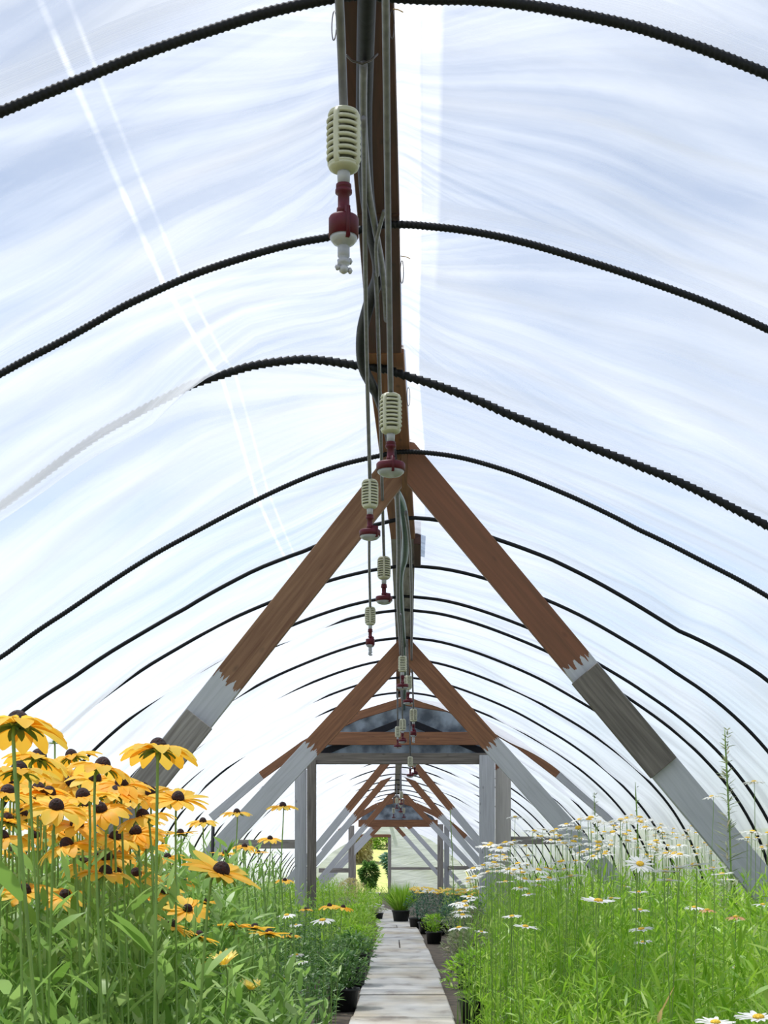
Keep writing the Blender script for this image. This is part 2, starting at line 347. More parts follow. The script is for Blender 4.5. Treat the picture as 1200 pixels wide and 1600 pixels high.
TR = {1.88: [(0, 170), (120, 122), (230, 78), (330, 45), (430, 15), (520, -4), (655, 0), (780, 5), (900, 25), (1000, 48), (1100, 82), (1200, 122)],
      2.54: [(0, 588), (100, 535), (200, 478), (300, 432), (400, 398), (520, 370), (630, 350), (720, 358), (820, 377), (900, 400), (1000, 432), (1100, 468), (1200, 512)],
      3.30: [(0, 790), (150, 680), (300, 600), (400, 570), (480, 562), (555, 572), (638, 590), (700, 610), (800, 652), (900, 692), (1000, 730), (1100, 772), (1200, 822)],
      3.92: [(0, 1030), (100, 960), (200, 893), (300, 835), (400, 782), (480, 745), (590, 712), (650, 705), (720, 714), (800, 737), (900, 778), (1000, 828), (1100, 878), (1200, 933)],
      4.66: [(290, 950), (400, 890), (480, 860), (560, 828), (650, 810), (700, 816), (765, 840), (860, 874), (960, 925), (1060, 985), (1200, 1060)],
      5.39: [(560, 895), (650, 884), (860, 940), (1060, 1055), (1200, 1165)]}
def delta_table():
    T = {}
    for y, pts in TR.items():
        xs = []; ds = []
        ox, oz = off(y)
        for px, py in pts:
            p = P(px, py, y); x = p.x - ox
            z = np.interp(abs(x), hx, hz); xs.append(x); ds.append(p.z - HC - z)
        T[y] = (np.array(xs), np.array(ds))
    return T
DT = delta_table(); TK = sorted(DT)
def delta(y, x):
    def at(k): 
        d = np.interp(x, *DT[k]); return d * np.clip((3.1 - np.abs(x)) / 1.0, 0, 1)
    if y <= TK[0]: return at(TK[0])
    if y >= TK[-1]: return at(TK[-1]) * max(0, 1 - (y - TK[-1]) / 1.2)
    for a, b in zip(TK, TK[1:]):
        if a <= y <= b:
            t = (y - a) / (b - a); return at(a) * (1 - t) + at(b) * t
def section(y):
    ox, oz = off(y)
    x = CX + ox; z = CZ + delta(y, CX) + oz * np.clip((CZ + .9) / 1.5, 0, 1) + HC
    return x, z

# ------------------------------------------------------------------ the sheeting
def make_film():
    ys = []
    for a, b in zip(RIBS, RIBS[1:]):
        n = 10 if b < 8 else 8
        for k in range(n): ys.append((a, b, k / n))
    ys.append((RIBS[-2], RIBS[-1], 1.0))
    from mathutils import noise
    V = []; UV = []; FAN = []
    nu = len(CX); ax = np.abs(CX)
    nx = np.gradient(CX); nz = np.gradient(CZ); ln = np.hypot(nx, nz); inx, inz = nz / ln, -nx / ln       # inward normal
    bay = {}
    for a, b, t in ys:
        y = a + (b - a) * t; x, z = section(y)
        if a not in bay:
            seed = rng.random(3) * 50
            side = np.clip((ax - 0.15) / 1.1, 0, 1); low = np.clip((3.1 - ax) / 0.5, 0, 1)
            base = 0.062 if a > 4 else 0.035
            if a < 1.8: base = 0.02
            base = np.where(CX < 0, .105 if a > 4 else base, .045 if a < 6.5 else .075)
            if a > 9: base = np.where(CX < 0, .12, .09)
            rn = np.array([1 + 0.7 * noise.noise(Vector((CS[i] * 1.3, seed[0], a))) for i in range(nu)])
            s = (0.006 + base * side) * low * rn
            if abs(a - 2.54) < .01: s = np.where(CX < 0, (0.01 + 0.19 * np.clip((-CX - .55) / .5, 0, 1)) * low, s)
            if abs(a - 3.30) < .01: s = np.where(CX < 0, s * 0.5, s)
            bay[a] = s
        s = bay[a]
        bulge = (np.where(CX < 0, math.sin(math.pi * t ** 1.7), math.sin(math.pi * t)) if abs(a - 2.54) < .01 else math.sin(math.pi * t)) if b - a > .2 else 0.3 * math.sin(math.pi * t)
        # fine folds that fan out from the ridge
        f = np.array([noise.noise(Vector((CS[i] * .9, y * 7 + CS[i] * (1.2 if CX[i] > 0 else -1.5) * math.cos(y * 9), 3))) * 0.010 +
                      noise.noise(Vector((CS[i] * 2.5, y * 3, 9))) * 0.02 for i in range(nu)])
        f = f * math.sin(math.pi * t) ** 0.5 * np.clip(ax / .3, 0, 1) * np.clip((3.2 - ax) / .3, 0, 1)
        d = s * bulge + f - 0.022 - 0.055 * np.exp(-(CX / .17) ** 2)
        xx = x + inx * d; zz = z + inz * d
        for i in range(nu):
            V.append((xx[i], y * K, zz[i])); UV.append((CS[i], y * K)); FAN.append(((t - .5) * (b - a) * K / (ax[i] + .45) + 3.1 * round(a * 7), CS[i]))
    Fc = []
    for j in range(len(ys) - 1):
        for i in range(nu - 1):
            Fc.append((j * nu + i, j * nu + i + 1, (j + 1) * nu + i + 1, (j + 1) * nu + i))
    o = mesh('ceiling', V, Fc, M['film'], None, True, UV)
    u2 = o.data.uv_layers.new(name='fan'); li = np.zeros(len(o.data.loops), dtype=np.int32); o.data.loops.foreach_get('vertex_index', li)
    u2.data.foreach_set('uv', np.asarray(FAN, dtype=np.float32)[li].ravel())
    tag(o, 'milky white plastic greenhouse sheeting stretched over the hoops', 'greenhouse cover', kind='structure')
make_film()
# ------------------------------------------------------------------ ground
def quadstrip(name, rows, mat, **k):
    V = []; Fc = []; n = len(rows[0])
    for r in rows: V += r
    for j in range(len(rows) - 1):
        for i in range(n - 1): Fc.append((j * n + i, j * n + i + 1, (j + 1) * n + i + 1, (j + 1) * n + i))
    return mesh(name, V, Fc, mat, None, True)
tag(quadstrip('lawn', [[(-80, -30, -.02), (80, -30, -.02)], [(-80, 120, -.02), (80, 120, -.02)]], M['grass']), 'sunlit grass around the greenhouse', 'grass', kind='structure')
tag(quadstrip('floor', [[(-3.3 + off(y)[0], y * K, 0), (3.3 + off(y)[0], y * K, 0)] for y in np.linspace(-1.4, 29.5, 30)], M['soilfloor']), 'dark soil floor under the beds', 'floor', kind='structure')
# path: slabs set in one strip, gently curving
def path_c(y): return float(np.interp(y, [0, 4.3, 6.5, 9, 12, 14.5, 17, 20, 30], [0, 0, -.01, -.05, -.14, -.28, -.75, -1.15, -1.28]))
V = []; Fc = []
y = 1.0; k = 0
while y < 29.3:
    ln = random.choice([.6, .8, .9, 1.1]); cols = 1 if random.random() < .7 else 2
    for c in range(cols):
        wd = .62 / cols; x0 = -.31 + c * wd + .006; x1 = x0 + wd - .012; y0 = y + .008; y1 = y + ln - .008
        hgt = .028 + random.uniform(-.006, .008); tl = random.uniform(-.004, .004); sk = random.uniform(-.015, .015)
        o = len(V)
        for zz, ins in ((0.0, 0), (hgt - .006, 0), (hgt, .008)):
            for (a, b_) in ((x0 + ins, y0 + ins), (x1 - ins, y0 + ins), (x1 - ins, y1 - ins), (x0 + ins, y1 - ins)):
                V.append((path_c(b_) + a + sk, b_ * K, zz + (tl if zz > 0 and b_ > y + ln / 2 else 0)))
        for q in range(2):
            for i in range(4): Fc.append((o + q * 4 + i, o + q * 4 + (i + 1) % 4, o + q * 4 + 4 + (i + 1) % 4, o + q * 4 + 4 + i))
        Fc.append((o + 8, o + 9, o + 10, o + 11))
    y += ln
tag(mesh('path', V, Fc, M['slab'], None, False), 'pale stone slab path down the middle of the greenhouse', 'path', kind='structure')

# ------------------------------------------------------------------ hoops
def rib_label(i, y):
    names = {1.88: 'nearest black ribbed hoop, crossing the very top of the picture',
             2.54: 'second nearest black hoop, crossing behind the largest hanging sprinkler',
             3.30: 'thickest black ribbed hoop, with clear teeth, just before the first timber truss',
             3.92: 'black hoop resting on the peak of the nearest timber truss',
             4.66: 'black hoop just behind the nearest timber truss',
             5.39: 'second black hoop behind the nearest timber truss',
             6.0: 'upper of two close black hoops midway between the two nearest trusses',
             6.3: 'lower of two close black hoops midway between the two nearest trusses',
             7.05: 'black hoop resting on the peak of the second timber truss'}
    return names.get(y)
ri = 0
for y in RIBS:
    if y < 1.8: continue
    x, z = section(y)
    rad = {1.88: .0135, 2.54: .0125, 3.30: .0175, 3.92: .0125, 4.66: .013}.get(y, .013)
    pts = [(x[i], y * K + (0.015 * math.sin(CS[i] * 1.3 + y * 5)), z[i]) for i in range(len(x)) if z[i] > 0.0]
    pts = [(pts[0][0], pts[0][1], 0.0)] + pts + [(pts[-1][0], pts[-1][1], 0.0)]
    vis = y < 4
    if vis:
        cr = [Vector(p) for p in pts]; L0 = [0]
        for a, b in zip(cr, cr[1:]): L0.append(L0[-1] + (b - a).length)
        cs = catmull(cr, 4); L1 = [0]
        for a, b in zip(cs, cs[1:]): L1.append(L1[-1] + (b - a).length)
        step = .0035; t = np.arange(0, L1[-1], step); arr = np.array(cs)
        pp = np.stack([np.interp(t, L1, arr[:, k]) for k in range(3)], 1)
        n = 10; T = np.gradient(pp, axis=0); T /= np.linalg.norm(T, axis=1)[:, None]
        U = np.tile([0, 1.0, 0], (len(t), 1)); U -= T * (U * T).sum(1)[:, None]; U /= np.linalg.norm(U, axis=1)[:, None]
        B = np.cross(T, U); V = np.zeros((len(t), n, 3))
        pitch = .016 if rad < .016 else .032
        for k in range(n):
            an = 2 * math.pi * k / n
            ph = ((t / pitch - k / n) % 1.0); rr = rad * ((0.92 + 0.22 * np.clip(1 - np.abs(ph - .5) * 3.2, 0, 1)) if rad < .016 else (.80 + .42 * ph))
            V[:, k, :] = pp + (U * math.cos(an) + B * math.sin(an)) * rr[:, None]
        V = V.reshape(-1, 3); q = np.arange(len(t) - 1)[:, None] * n; kk = np.arange(n)[None, :]
        Fc = np.stack([q + kk, q + (kk + 1) % n, q + n + (kk + 1) % n, q + n + kk], -1).reshape(-1, 4)
        o = mesh('hoop', V, Fc, M['rib'])
    else:
        o = tube('hoop', pts, rad, M['rib'], None, 7)
    lb = rib_label(ri, y)
    if lb is None:
        if y < 9.9: lb = 'thin black hoop between the second timber truss and the near door frame'
        elif y < 19.3: lb = 'thin black hoop seen through the near door frame'
        else: lb = 'thin black hoop beyond the far door frame'
    tag(o, lb, 'hoop', 'black hoops holding up the plastic roof'); ri += 1

# ------------------------------------------------------------------ ridge boards
def ridge(y0, y1, w, mat, label, dx=0):
    a = off(y0); b = off(y1)
    def h(y): return HC + HR + float(delta(y, np.array([0.0]))[0]) + off(y)[1]
    o = board('ridge_board', (a[0] + dx, y0 * K, h(y0) + .042), (b[0] + dx, y1 * K, h(y1) + .042), w, .04, mat, None, side=(1, 0, 0))
    tag(o, label, 'beam', 'ridge boards')
ridge(1.0, 2.52, .145, M['ridge_dark'], 'dark red-brown ridge board overhead, nearest the camera')
ridge(2.525, 3.22, .145, M['ridge_dark'], 'short dark ridge board between the second hoop and the thick toothed hoop')
ridge(3.225, 5.0, .165, M['ridge'], 'lighter brown ridge board over the nearest timber truss')
ridge(5.005, 7.2, .165, M['grey_wood'], 'grey-brown ridge board between the two nearest timber trusses')
ridge(7.205, 9.6, .165, M['ridge'], 'brown ridge board from the second truss to the near door frame')
ridge(9.9, 19.2, .13, M['grey_wood'], 'long grey ridge board seen through the near door frame')
ridge(19.6, 29.4, .13, M['grey_wood'], 'grey ridge board beyond the far door frame')
b1 = board('splice_block', P(652, 832, 5.0) + Vector((0, 0, 0)), P(652, 868, 5.35), .05, .16, M['ridge_dark'], None, side=(1, 0, 0))
tag(b1, 'dark wooden splice block on the side of the ridge board', 'wooden block')

# ------------------------------------------------------------------ trusses
def truss(y, apex, lfoot, rfoot, w, splitL, splitR, label, scabs=False, group='A-shaped timber trusses', t=.045):
    e = empty('timber_truss', (apex[0], y * K, 0)); tag(e, label, 'truss', group)
    for sgn, foot, sp in ((-1, lfoot, splitL), (1, rfoot, splitR)):
        p0 = Vector((apex[0] + sgn * .015, y * K + (.046 if sgn < 0 else 0), apex[1])); p1 = Vector((foot[0], p0.y, foot[1]))
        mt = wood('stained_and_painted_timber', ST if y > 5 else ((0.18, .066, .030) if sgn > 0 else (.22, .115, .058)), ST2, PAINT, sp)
        o = board('rafter', p0, p1, w, t, mt, e, cut0=(1, 0, 0), cut1=(0, 0, 1))
    return e
def xz(px, py, d):
    p = P(px, py, d); return (p.x, p.z)
def ext(a, b):                     # extend the line a-b to the ground
    t = a[1] / (a[1] - b[1]); return (a[0] + (b[0] - a[0]) * t, 0.0)
D0 = 3.96
apL = xz(632, 703, D0); e0 = truss(D0, xz(632, 718, D0), ext(xz(632, 718, D0), xz(276, 1165, D0)), ext(xz(632, 718, D0), xz(1028, 1190, D0)), .168, 1.50, 1.42,
    'nearest and largest timber A-truss, brown above and white painted below')
# grey boards scabbed onto the legs
a = P(372, 1052, D0 - .05); b = P(140, 1362, D0 - .05)
a = P(312, 1123, D0 - .02); b = P(91, 1400, D0 - .02)
board('scab_board', a, b, .172, .03, M['grey_wood'], e0)['label'] = 'weathered grey scab board on the left leg'
a = P(913, 1052, D0 - .025); b = P(1037, 1200, D0 - .025)
board('scab_board', a, b, .176, .03, M['dark_wood'], e0)['label'] = 'dark weathered scab board on the right leg'
D1 = 7.1
e1 = truss(D1, xz(632, 1014, D1), ext(xz(632, 1016, D1), xz(352, 1315, D1)), ext(xz(632, 1016, D1), xz(898, 1310, D1)), .185, 1.30, 1.24,
    'second timber A-truss, standing just in front of the near door frame')
for D, ax_, lx, rx, sp, lab in ((13.9, (624, 1168), (500, 1318), (745, 1312), 1.50, 'first timber A-truss seen through the near door frame'),
                         (16.4, (622, 1196), (500, 1340), (745, 1343), 1.45, 'second timber A-truss seen through the near door frame'),
                         (19.0, (621, 1232), (500, 1374), (735, 1352), 1.25, 'timber A-truss standing directly before the far door frame'),
                         (23.5, (612, 1262), (520, 1362), (693, 1352), .9, 'timber A-truss just beyond the far door frame'),
                         (27.0, (606, 1278), (520, 1368), (690, 1372), .9, 'farthest timber A-truss, before the end wall')):
    ap = xz(*ax_, D); truss(D, ap, ext(ap, xz(*lx, D)), ext(ap, xz(*rx, D)), .14, sp, sp, lab)

# ------------------------------------------------------------------ near door frame (gable between two tunnel sections)
def portal(D, apex, lpts, rpts, tie, header, posts, girts, label, detail=True):
    ap = P(*apex, D); e = empty('door_frame', (ap.x, ap.y, 0)); tag(e, label, 'door frame')
    for pts, kk in ((lpts, 0), (rpts, 1)):
        prev = apex; s = 0
        pp = [P(*apex, D)] + [P(*q, D) for q in pts]
        for i, (a, b) in enumerate(zip(pp, pp[1:])):
            painted = i == len(pp) - 2
            board('rafter', a, b, .11 if detail else .13, .04, M['paint'] if painted else M['stain'], e)
    (x0, x1, y0, y1) = tie
    a = P(x0, (y0 + y1) / 2, D - .045); b = P(x1, (y0 + y1) / 2, D - .045); board('tie_beam', a, b, (y1 - y0) * D / F, .04, M['stain'], e)
    if header:
        (x0, x1, y0, y1) = header
        a = P(x0, (y0 + y1) / 2, D); b = P(x1, (y0 + y1) / 2, D); board('header', a, b, (y1 - y0) * D / F, .09, M['dark_wood'], e)['label'] = 'weathered dark header board'
    for (px, w, ytop, mt, dy, lb) in posts:
        t = P(px, ytop, D + dy); board('post', t, (t.x, t.y, 0), w * D / F, .09, M[mt] if isinstance(mt, str) else mt, e, side=(1, 0, 0))['label'] = lb
    for (xa, xb, yy, h) in girts:
        a = P(xa, yy, D + .06); b = P(xb, yy, D + .06); board('girt', a, b, h * D / F, .04, M['grey_wood'], e)
    return e
DP = 9.7
postmix = wood('half_stained_post', (.26, .10, .045), (.14, .05, .02), (0.40, 0.38, 0.36), .22, ragged=.1)
ep = portal(DP, (632, 1096), [(560, 1118), (500, 1146), (408, 1212), (330, 1278)], [(700, 1106), (755, 1130), (812, 1164), (872, 1210), (965, 1290)],
       (498, 778, 1144, 1164), (486, 766, 1177, 1194),
       [(470, 18, 1202, 'paint', .03, 'pale painted board beside the left post'), (487, 14, 1188, 'dark_wood', -.02, 'dark weathered left post'),
        (761, 24, 1180, 'paint', -.02, 'white painted right post'), (786, 24, 1175, postmix, .04, 'brown and grey board beside the right post')],
       [(365, 470, 1319, 14), (795, 905, 1313, 12)], 'near door frame of posts, tie beam and header under a dark gable')
# gable infill of dark sheeting, with thickness
def panel(name, pts, D, mat, parent, th=.008):
    n = len(pts); f = [P(*q, D) for q in pts]; bk = [p + Vector((0, th, 0)) for p in f]
    V = f + bk; Fc = [tuple(range(n)), tuple(range(2 * n - 1, n - 1, -1))] + [(i, i + n, (i + 1) % n + n, (i + 1) % n) for i in range(n)]
    o = mesh(name, V, Fc, mat, None, False); adopt(o, parent); return o
panel('gable_panel', [(632, 1100), (700, 1110), (755, 1134), (790, 1165), (778, 1190), (480, 1190), (500, 1150), (560, 1122)], DP + .07, M['shade'], ep)['label'] = 'dark blue-grey gable sheeting'
# dark rafters crossing the gable, lower second pitch
for a, b in (((627, 1128), (488, 1182)), ((640, 1128), (768, 1180))):
    board('gable_rafter', P(*a, DP + .03), P(*b, DP + .03), .085, .04, M['hose'], ep)['label'] = 'near-black lower rafter'
postmix2 = M['grey_wood']
ep2 = portal(19.4, (620, 1250), [(590, 1258), (562, 1274), (530, 1300), (505, 1330)], [(650, 1258), (680, 1272), (705, 1288), (728, 1308), (760, 1340)],
       (560, 684, 1281, 1292), None,
       [(549, 9, 1290, 'grey_wood', 0, 'grey left post'), (688, 9, 1288, 'grey_wood', 0, 'grey right post'), (698, 8, 1290, 'paint', .1, 'pale board beside the right post')],
       [(498, 545, 1360, 7), (700, 748, 1356, 6)], 'far door frame with a small dark gable above its tie beam', False)
panel('gable_panel', [(620, 1253), (650, 1262), (676, 1276), (682, 1284), (560, 1284), (566, 1276), (592, 1261)], 19.47, M['shade'], ep2)['label'] = 'dark gable sheeting'

# ------------------------------------------------------------------ end wall with door opening
DE = 29.3
x, z = section(DE)
def endpoly(xa, xb, zlo=0.0, zhi=None):
    xs = np.linspace(xa, xb, 14); top = np.interp(xs, x, z)
    if zhi is not None: top = np.minimum(top, zhi)
    V = []; UV = []
    nr = 12
    for i, a in enumerate(xs):
        for j in range(nr):
            h = zlo + (max(top[i], zlo + .01) - zlo) * j / (nr - 1)
            V.append((a, DE * K + .03 * math.sin(a * 3 + h * 4), h)); UV.append((a, h))
    Fc = [(i * nr + j, (i + 1) * nr + j, (i + 1) * nr + j + 1, i * nr + j + 1) for i in range(len(xs) - 1) for j in range(nr - 1)]
    return V, Fc, UV
xd0, xd1, zd = P(556, 0, DE).x, P(606, 0, DE).x, P(0, 1308, DE).z
g = [endpoly(float(x.min()) + .02, xd0), endpoly(xd1, float(x.max()) - .02), endpoly(xd0, xd1, zd)]
V = []; Fc = []; UV = []
for v, f, u in g:
    o_ = len(V); V += v; UV += u; Fc += [tuple(i + o_ for i in q) for q in f]
tag(mesh('wall_back', V, Fc, M['film_end'], None, True, UV), 'milky plastic end wall with an open doorway', 'wall', kind='structure')
DW = DE * K
ed = empty('end_wall_frame', ((xd0 + xd1) / 2, DW, 0)); tag(ed, 'grey timber frame of the end wall around the open doorway', 'frame')
for px in (xd0 - .06, xd1 + .07, P(690, 0, DE).x):
    board('stud', (px, DW - .06, zd + .1), (px, DW - .06, 0), .13, .06, M['grey_wood'], ed, side=(1, 0, 0))
board('rail', (xd1 + .1, DW - .1, P(0, 1357, DE).z), (P(690, 0, DE).x, DW - .1, P(0, 1357, DE).z), .1, .04, M['grey_wood'], ed)
board('lintel', (xd0 - .1, DW - .1, zd + .05), (xd1 + .1, DW - .1, zd + .05), .12, .04, M['stain'], ed)

# ------------------------------------------------------------------ water line and hanging sprinklers
hp = [(577, -160, 2.17), (575, -60, 2.16), (572, 40, 2.16), (570, 120, 2.17), (569, 200, 2.17), (573, 300, 2.16), (583, 370, 2.17), (592, 425, 2.17),
      (578, 470, 2.17), (566, 520, 2.15), (567, 570, 2.13), (580, 600, 2.15), (594, 628, 2.17), (610, 690, 2.17), (618, 760, 2.17)]
tag(tube('irrigation_hose', catmull([PH(x, y, h) for x, y, h in hp], 6), .0235, M['hose'], None, 12), 'thick black water hose slung under the near ridge boards', 'hose')
hp = [(618, 768, 2.16), (628, 790, 2.15), (634, 830, 2.13), (632, 870, 2.15), (625, 910, 2.17), (630, 1000, 2.17), (632, 1060, 2.17), (630, 1110, 2.15)]
tag(tube('irrigation_hose', catmull([PH(x, y, h) for x, y, h in hp], 6), .026, M['hose_green'], None, 10), 'dark green water hose under the ridge between the two nearest trusses', 'hose')
hp = [(568, 100, 2.13), (568, 190, 2.12), (575, 290, 2.12), (585, 350, 2.12), (598, 425, 2.13), (604, 500, 2.14)]
tag(tube('conduit', catmull([PH(x, y, h) for x, y, h in hp], 5), .011, M['tube'], None, 8), 'thin grey pipe slanting across the ridge board beside the hose', 'pipe')
def loose_tube(pts, r, lab):
    tag(tube('water_tube', catmull(pts, 5), r, M['tube'], None, 7), lab, 'tube')
loose_tube([PH(620, 760, 2.1), PH(623, 850, 2.09), PH(622, 940, 2.09), PH(626, 1010, 2.09), PH(628, 1090, 2.05)], .016, 'thick grey tube running down the ridge behind the second sprinkler')
loose_tube([PH(634, 800, 2.06), PH(641, 860, 2.05), PH(643, 960, 2.05), PH(643, 1050, 2.02)], .010, 'thin grey tube along the right edge of the ridge')
loose_tube([PH(590, 430, 2.1), PH(588, 380, 2.1), PH(600, 330, 2.12)], .007, 'short thin grey tube crossing the black hose')

NB = 9
def ring_geo(R0, rr, hh, z, n=32):
    """one hoop of the slotted weight: a band with rounded section"""
    pr = [(R0 - rr, z - hh * .8), (R0 - rr * .3, z - hh), (R0, z - hh * .6), (R0 + rr * .15, z), (R0, z + hh * .6), (R0 - rr * .3, z + hh), (R0 - rr, z + hh * .8)]
    V = [(r * math.cos(2 * math.pi * k / n), r * math.sin(2 * math.pi * k / n), zz) for r, zz in pr for k in range(n)]
    m = len(pr); Fc = [(i * n + k, i * n + (k + 1) % n, ((i + 1) % m) * n + (k + 1) % n, ((i + 1) % m) * n + k) for i in range(m) for k in range(n)]
    return V, Fc
WH = .130
def weight_geo(h=WH, r=.036):
    """slotted weight: stacked hoops held by four upright bars between domed ends"""
    g = []
    for i in range(NB):
        t = (i + .5) / NB; zz = (t - .5) * (h - .012); e = 1 - .16 * max(0, abs(t - .5) * 2 - .75) / .25
        g.append(ring_geo(r * e, .008, .0042, zz))
    for sg in (-1, 1):
        pr = [(r * .80, sg * (h / 2 - .012)), (r * .92, sg * (h / 2 - .010)), (r * .86, sg * (h / 2 - .005)), (r * .62, sg * h / 2), (r * .3, sg * (h / 2 + .002)), (.004, sg * (h / 2 + .002))]
        v, f = lathe_geo(pr if sg > 0 else pr[::-1], 32); g.append((v, f))
    for q in range(4):
        a = q * math.pi / 2 + math.pi / 4; hw = .0058; V = []; zs = [-.5, -.46, -.38, -.2, 0, .2, .38, .46, .5]; er = [.66, .86, .98, 1, 1, 1, .98, .86, .66]
        for z_, e in zip(zs, er):
            for rr_, ww in ((e * r * 1.0 - .008, hw), (e * r * 1.02, hw), (e * r * 1.06, hw * .5), (e * r * 1.06, -hw * .5), (e * r * 1.02, -hw), (e * r * 1.0 - .008, -hw)):
                V.append((rr_ * math.cos(a) - ww * math.sin(a), rr_ * math.sin(a) + ww * math.cos(a), z_ * (h - .006)))
        Fc = [(i * 6 + k, i * 6 + (k + 1) % 6, (i + 1) * 6 + (k + 1) % 6, (i + 1) * 6 + k) for i in range(8) for k in range(6)] + [(0, 1, 2, 3, 4, 5), tuple(8 * 6 + k for k in range(5, -1, -1))]
        g.append((V, Fc))
    return join_geo(g)
g_slot_shade = lathe_geo([(.01, -WH / 2 + .012), (.027, -WH / 2 + .012), (.027, WH / 2 - .012), (.01, WH / 2 - .012)], 20)  # dark inner cylinder, added to stand for shade behind the slots
H = WH / 2
g_neck = lathe_geo([(.013, 0.0), (.014, -.004), (.013, -.03)], 16, (0, 0, -H))
g_conn = join_geo([lathe_geo([(.0135, -.028), (.0165, -.029), (.0165, -.036), (.013, -.038), (.018, -.040), (.018, -.047), (.0125, -.05), (.0125, -.078), (.015, -.08), (.015, -.088), (.009, -.092), (.008, -.104)], 18, (0, 0, -H))])
def capgeo(wide):
    r = .048 if wide else .032; hh = .026 if wide else .042
    z0 = -.098
    return join_geo([lathe_geo([(.006, z0 + .002), (r * .93, z0), (r, z0 - .004), (r, z0 - hh), (r * .9, z0 - hh)], 28, (0, 0, -H)),
                     ([(-.004, -r - .002, -H + z0 + .012), (.004, -r - .002, -H + z0 + .012), (.004, -r - .002, -H + z0 - hh - .01), (-.004, -r - .002, -H + z0 - hh - .01),
                       (-.004, -.008, -H + z0 + .022), (.004, -.008, -H + z0 + .022), (.004, -.01, -H + z0 - hh - .012), (-.004, -.01, -H + z0 - hh - .012)],
                      [(0, 1, 2, 3), (7, 6, 5, 4), (0, 4, 5, 1), (3, 2, 6, 7), (0, 3, 7, 4), (1, 5, 6, 2)])]), z0 - hh, r
def nozgeo(z0, r, long):
    pr = [(r * .93, z0 + .001), (r * .90, z0 - .006), (r * .70, z0 - .014), (r * .35, z0 - .019), (.010, z0 - .020)]
    if long: pr += [(.013, z0 - .022), (.013, z0 - .042), (.009, z0 - .046), (.014, z0 - .050), (.013, z0 - .058), (.007, z0 - .062), (.011, z0 - .066), (.009, z0 - .074), (.003, z0 - .078)]
    gs = [lathe_geo(pr, 24, (0, 0, -H))]
    if long:
        for sx, zz in ((1, -.05), (-1, -.066), (1, -.070)):
            gs.append(lathe_geo([(.003, -.006), (.006, 0), (.003, .006)], 8, (sx * .014, 0, -H + z0 + zz)))
    return join_geo(gs)
(c_w, zw, rw), (c_n, zn, rn_) = capgeo(True), capgeo(False)
def mk(n, g, m):
    o = mesh(n, g[0], g[1], M[m]); me = o.data; COL.objects.unlink(o); bpy.data.objects.remove(o); return me
ME = dict(slot_shade=mk('slot_shade', g_slot_shade, 'slot_shade'), weight=mk('weight', weight_geo(), 'weight'), neck=mk('neck', g_neck, 'nozzle'), connector=mk('connector', g_conn, 'red'),
          cap_w=mk('cap', c_w, 'red'), cap_n=mk('cap', c_n, 'red'), noz_w=mk('nozzle', nozgeo(zw, rw, False), 'nozzle'), noz_n=mk('nozzle', nozgeo(zn, rn_, True), 'nozzle'))
def sprinkler(px, ytop, ybot, tubepts, wide, label, rot=0, tuber=.0085, drip=None):
    d = F * .15 / (ybot - ytop); c = P(px, (ytop + ybot) / 2, d)
    e = empty('hanging_sprinkler', c); tag(e, label, 'sprinkler', 'misting sprinklers hanging from the ridge')
    e.rotation_euler = (0, 0, R(rot))
    made = {}
    for nm, key in (('weight', 'weight'), ('slot_shade', 'slot_shade'), ('neck', 'neck'), ('connector', 'connector'), ('cap', 'cap_w' if wide else 'cap_n'), ('nozzle', 'noz_w' if wide else 'noz_n')):
        o = bpy.data.objects.new(nm, ME[key]); COL.objects.link(o); o.parent = made.get({'slot_shade': 'weight', 'nozzle': 'cap', 'neck': 'weight'}.get(nm), e); made[nm] = o
    pts = []
    for q in tubepts: pts.append(P(q[0], q[1], q[2]))
    pts.append(c + Vector((0, 0, H - .004)))
    pts = catmull(pts, 5) if len(pts) > 2 else pts
    iv = e.matrix_basis.inverted() if False else (Matrix.Translation(c) @ Matrix.Rotation(R(rot), 4, 'Z')).inverted()
    tube('tube', [iv @ p for p in pts], tuber, M['tube'], e, 9)
    return e
sprinkler(537, 165, 275, [(520, -150, 1.42), (529, -20, 1.46), (534, 90, 1.53)], False, 'largest sprinkler, hanging nearest, with cream slotted weight', 20, .0095)
sprinkler(610.5, 611, 682, [(602, -60, 1.68), (604, 150, 1.9), (607, 400, 2.2)], True, 'second largest sprinkler, with wide dark red cap, before the truss peak', 10, .0095)
sprinkler(578, 746, 798, [(568, 185, 2.05), (570, 350, 2.4), (573, 560, 2.95)], True, 'sprinkler with wide red cap crossing the left leg of the nearest truss', 45, .0085)
sprinkler(600, 867, 908, [(587, 425, 2.6), (592, 560, 3.1), (597, 760, 3.9)], True, 'sprinkler hanging between the nearest truss legs, left of the ridge', 45, .0085)
sprinkler(578.5, 946, 979, [(577, 838, 4.2), (577, 880, 4.7)], False, 'small sprinkler hanging alone farthest left, below the two with red caps', 45, .009)
sprinkler(629, 1023, 1052, [(626, 960, 5.5)], True, 'small sprinkler in front of the second truss peak', 0, .009)
sprinkler(637.5, 1054, 1079, [(636, 1000, 6.6)], True, 'small sprinkler partly behind the one at the second truss peak', 30, .009)
sprinkler(646, 1106, 1129, [(644, 1045, 7.2)], False, 'small sprinkler hanging right of the ridge, before the dark gable', 45, .009)
sprinkler(629, 1122, 1143, [(628, 1070, 7.9)], True, 'small sprinkler hanging over the tie beam of the near door frame', 45, .010)
sprinkler(621.5, 1134, 1153, [(621, 1080, 8.8)], True, 'leftmost small sprinkler before the near tie beam', 0, .010)
sprinkler(641, 1181, 1199, [(640, 1110, 9.4)], True, 'left one of two small sprinklers side by side below the near header', 0, .010)
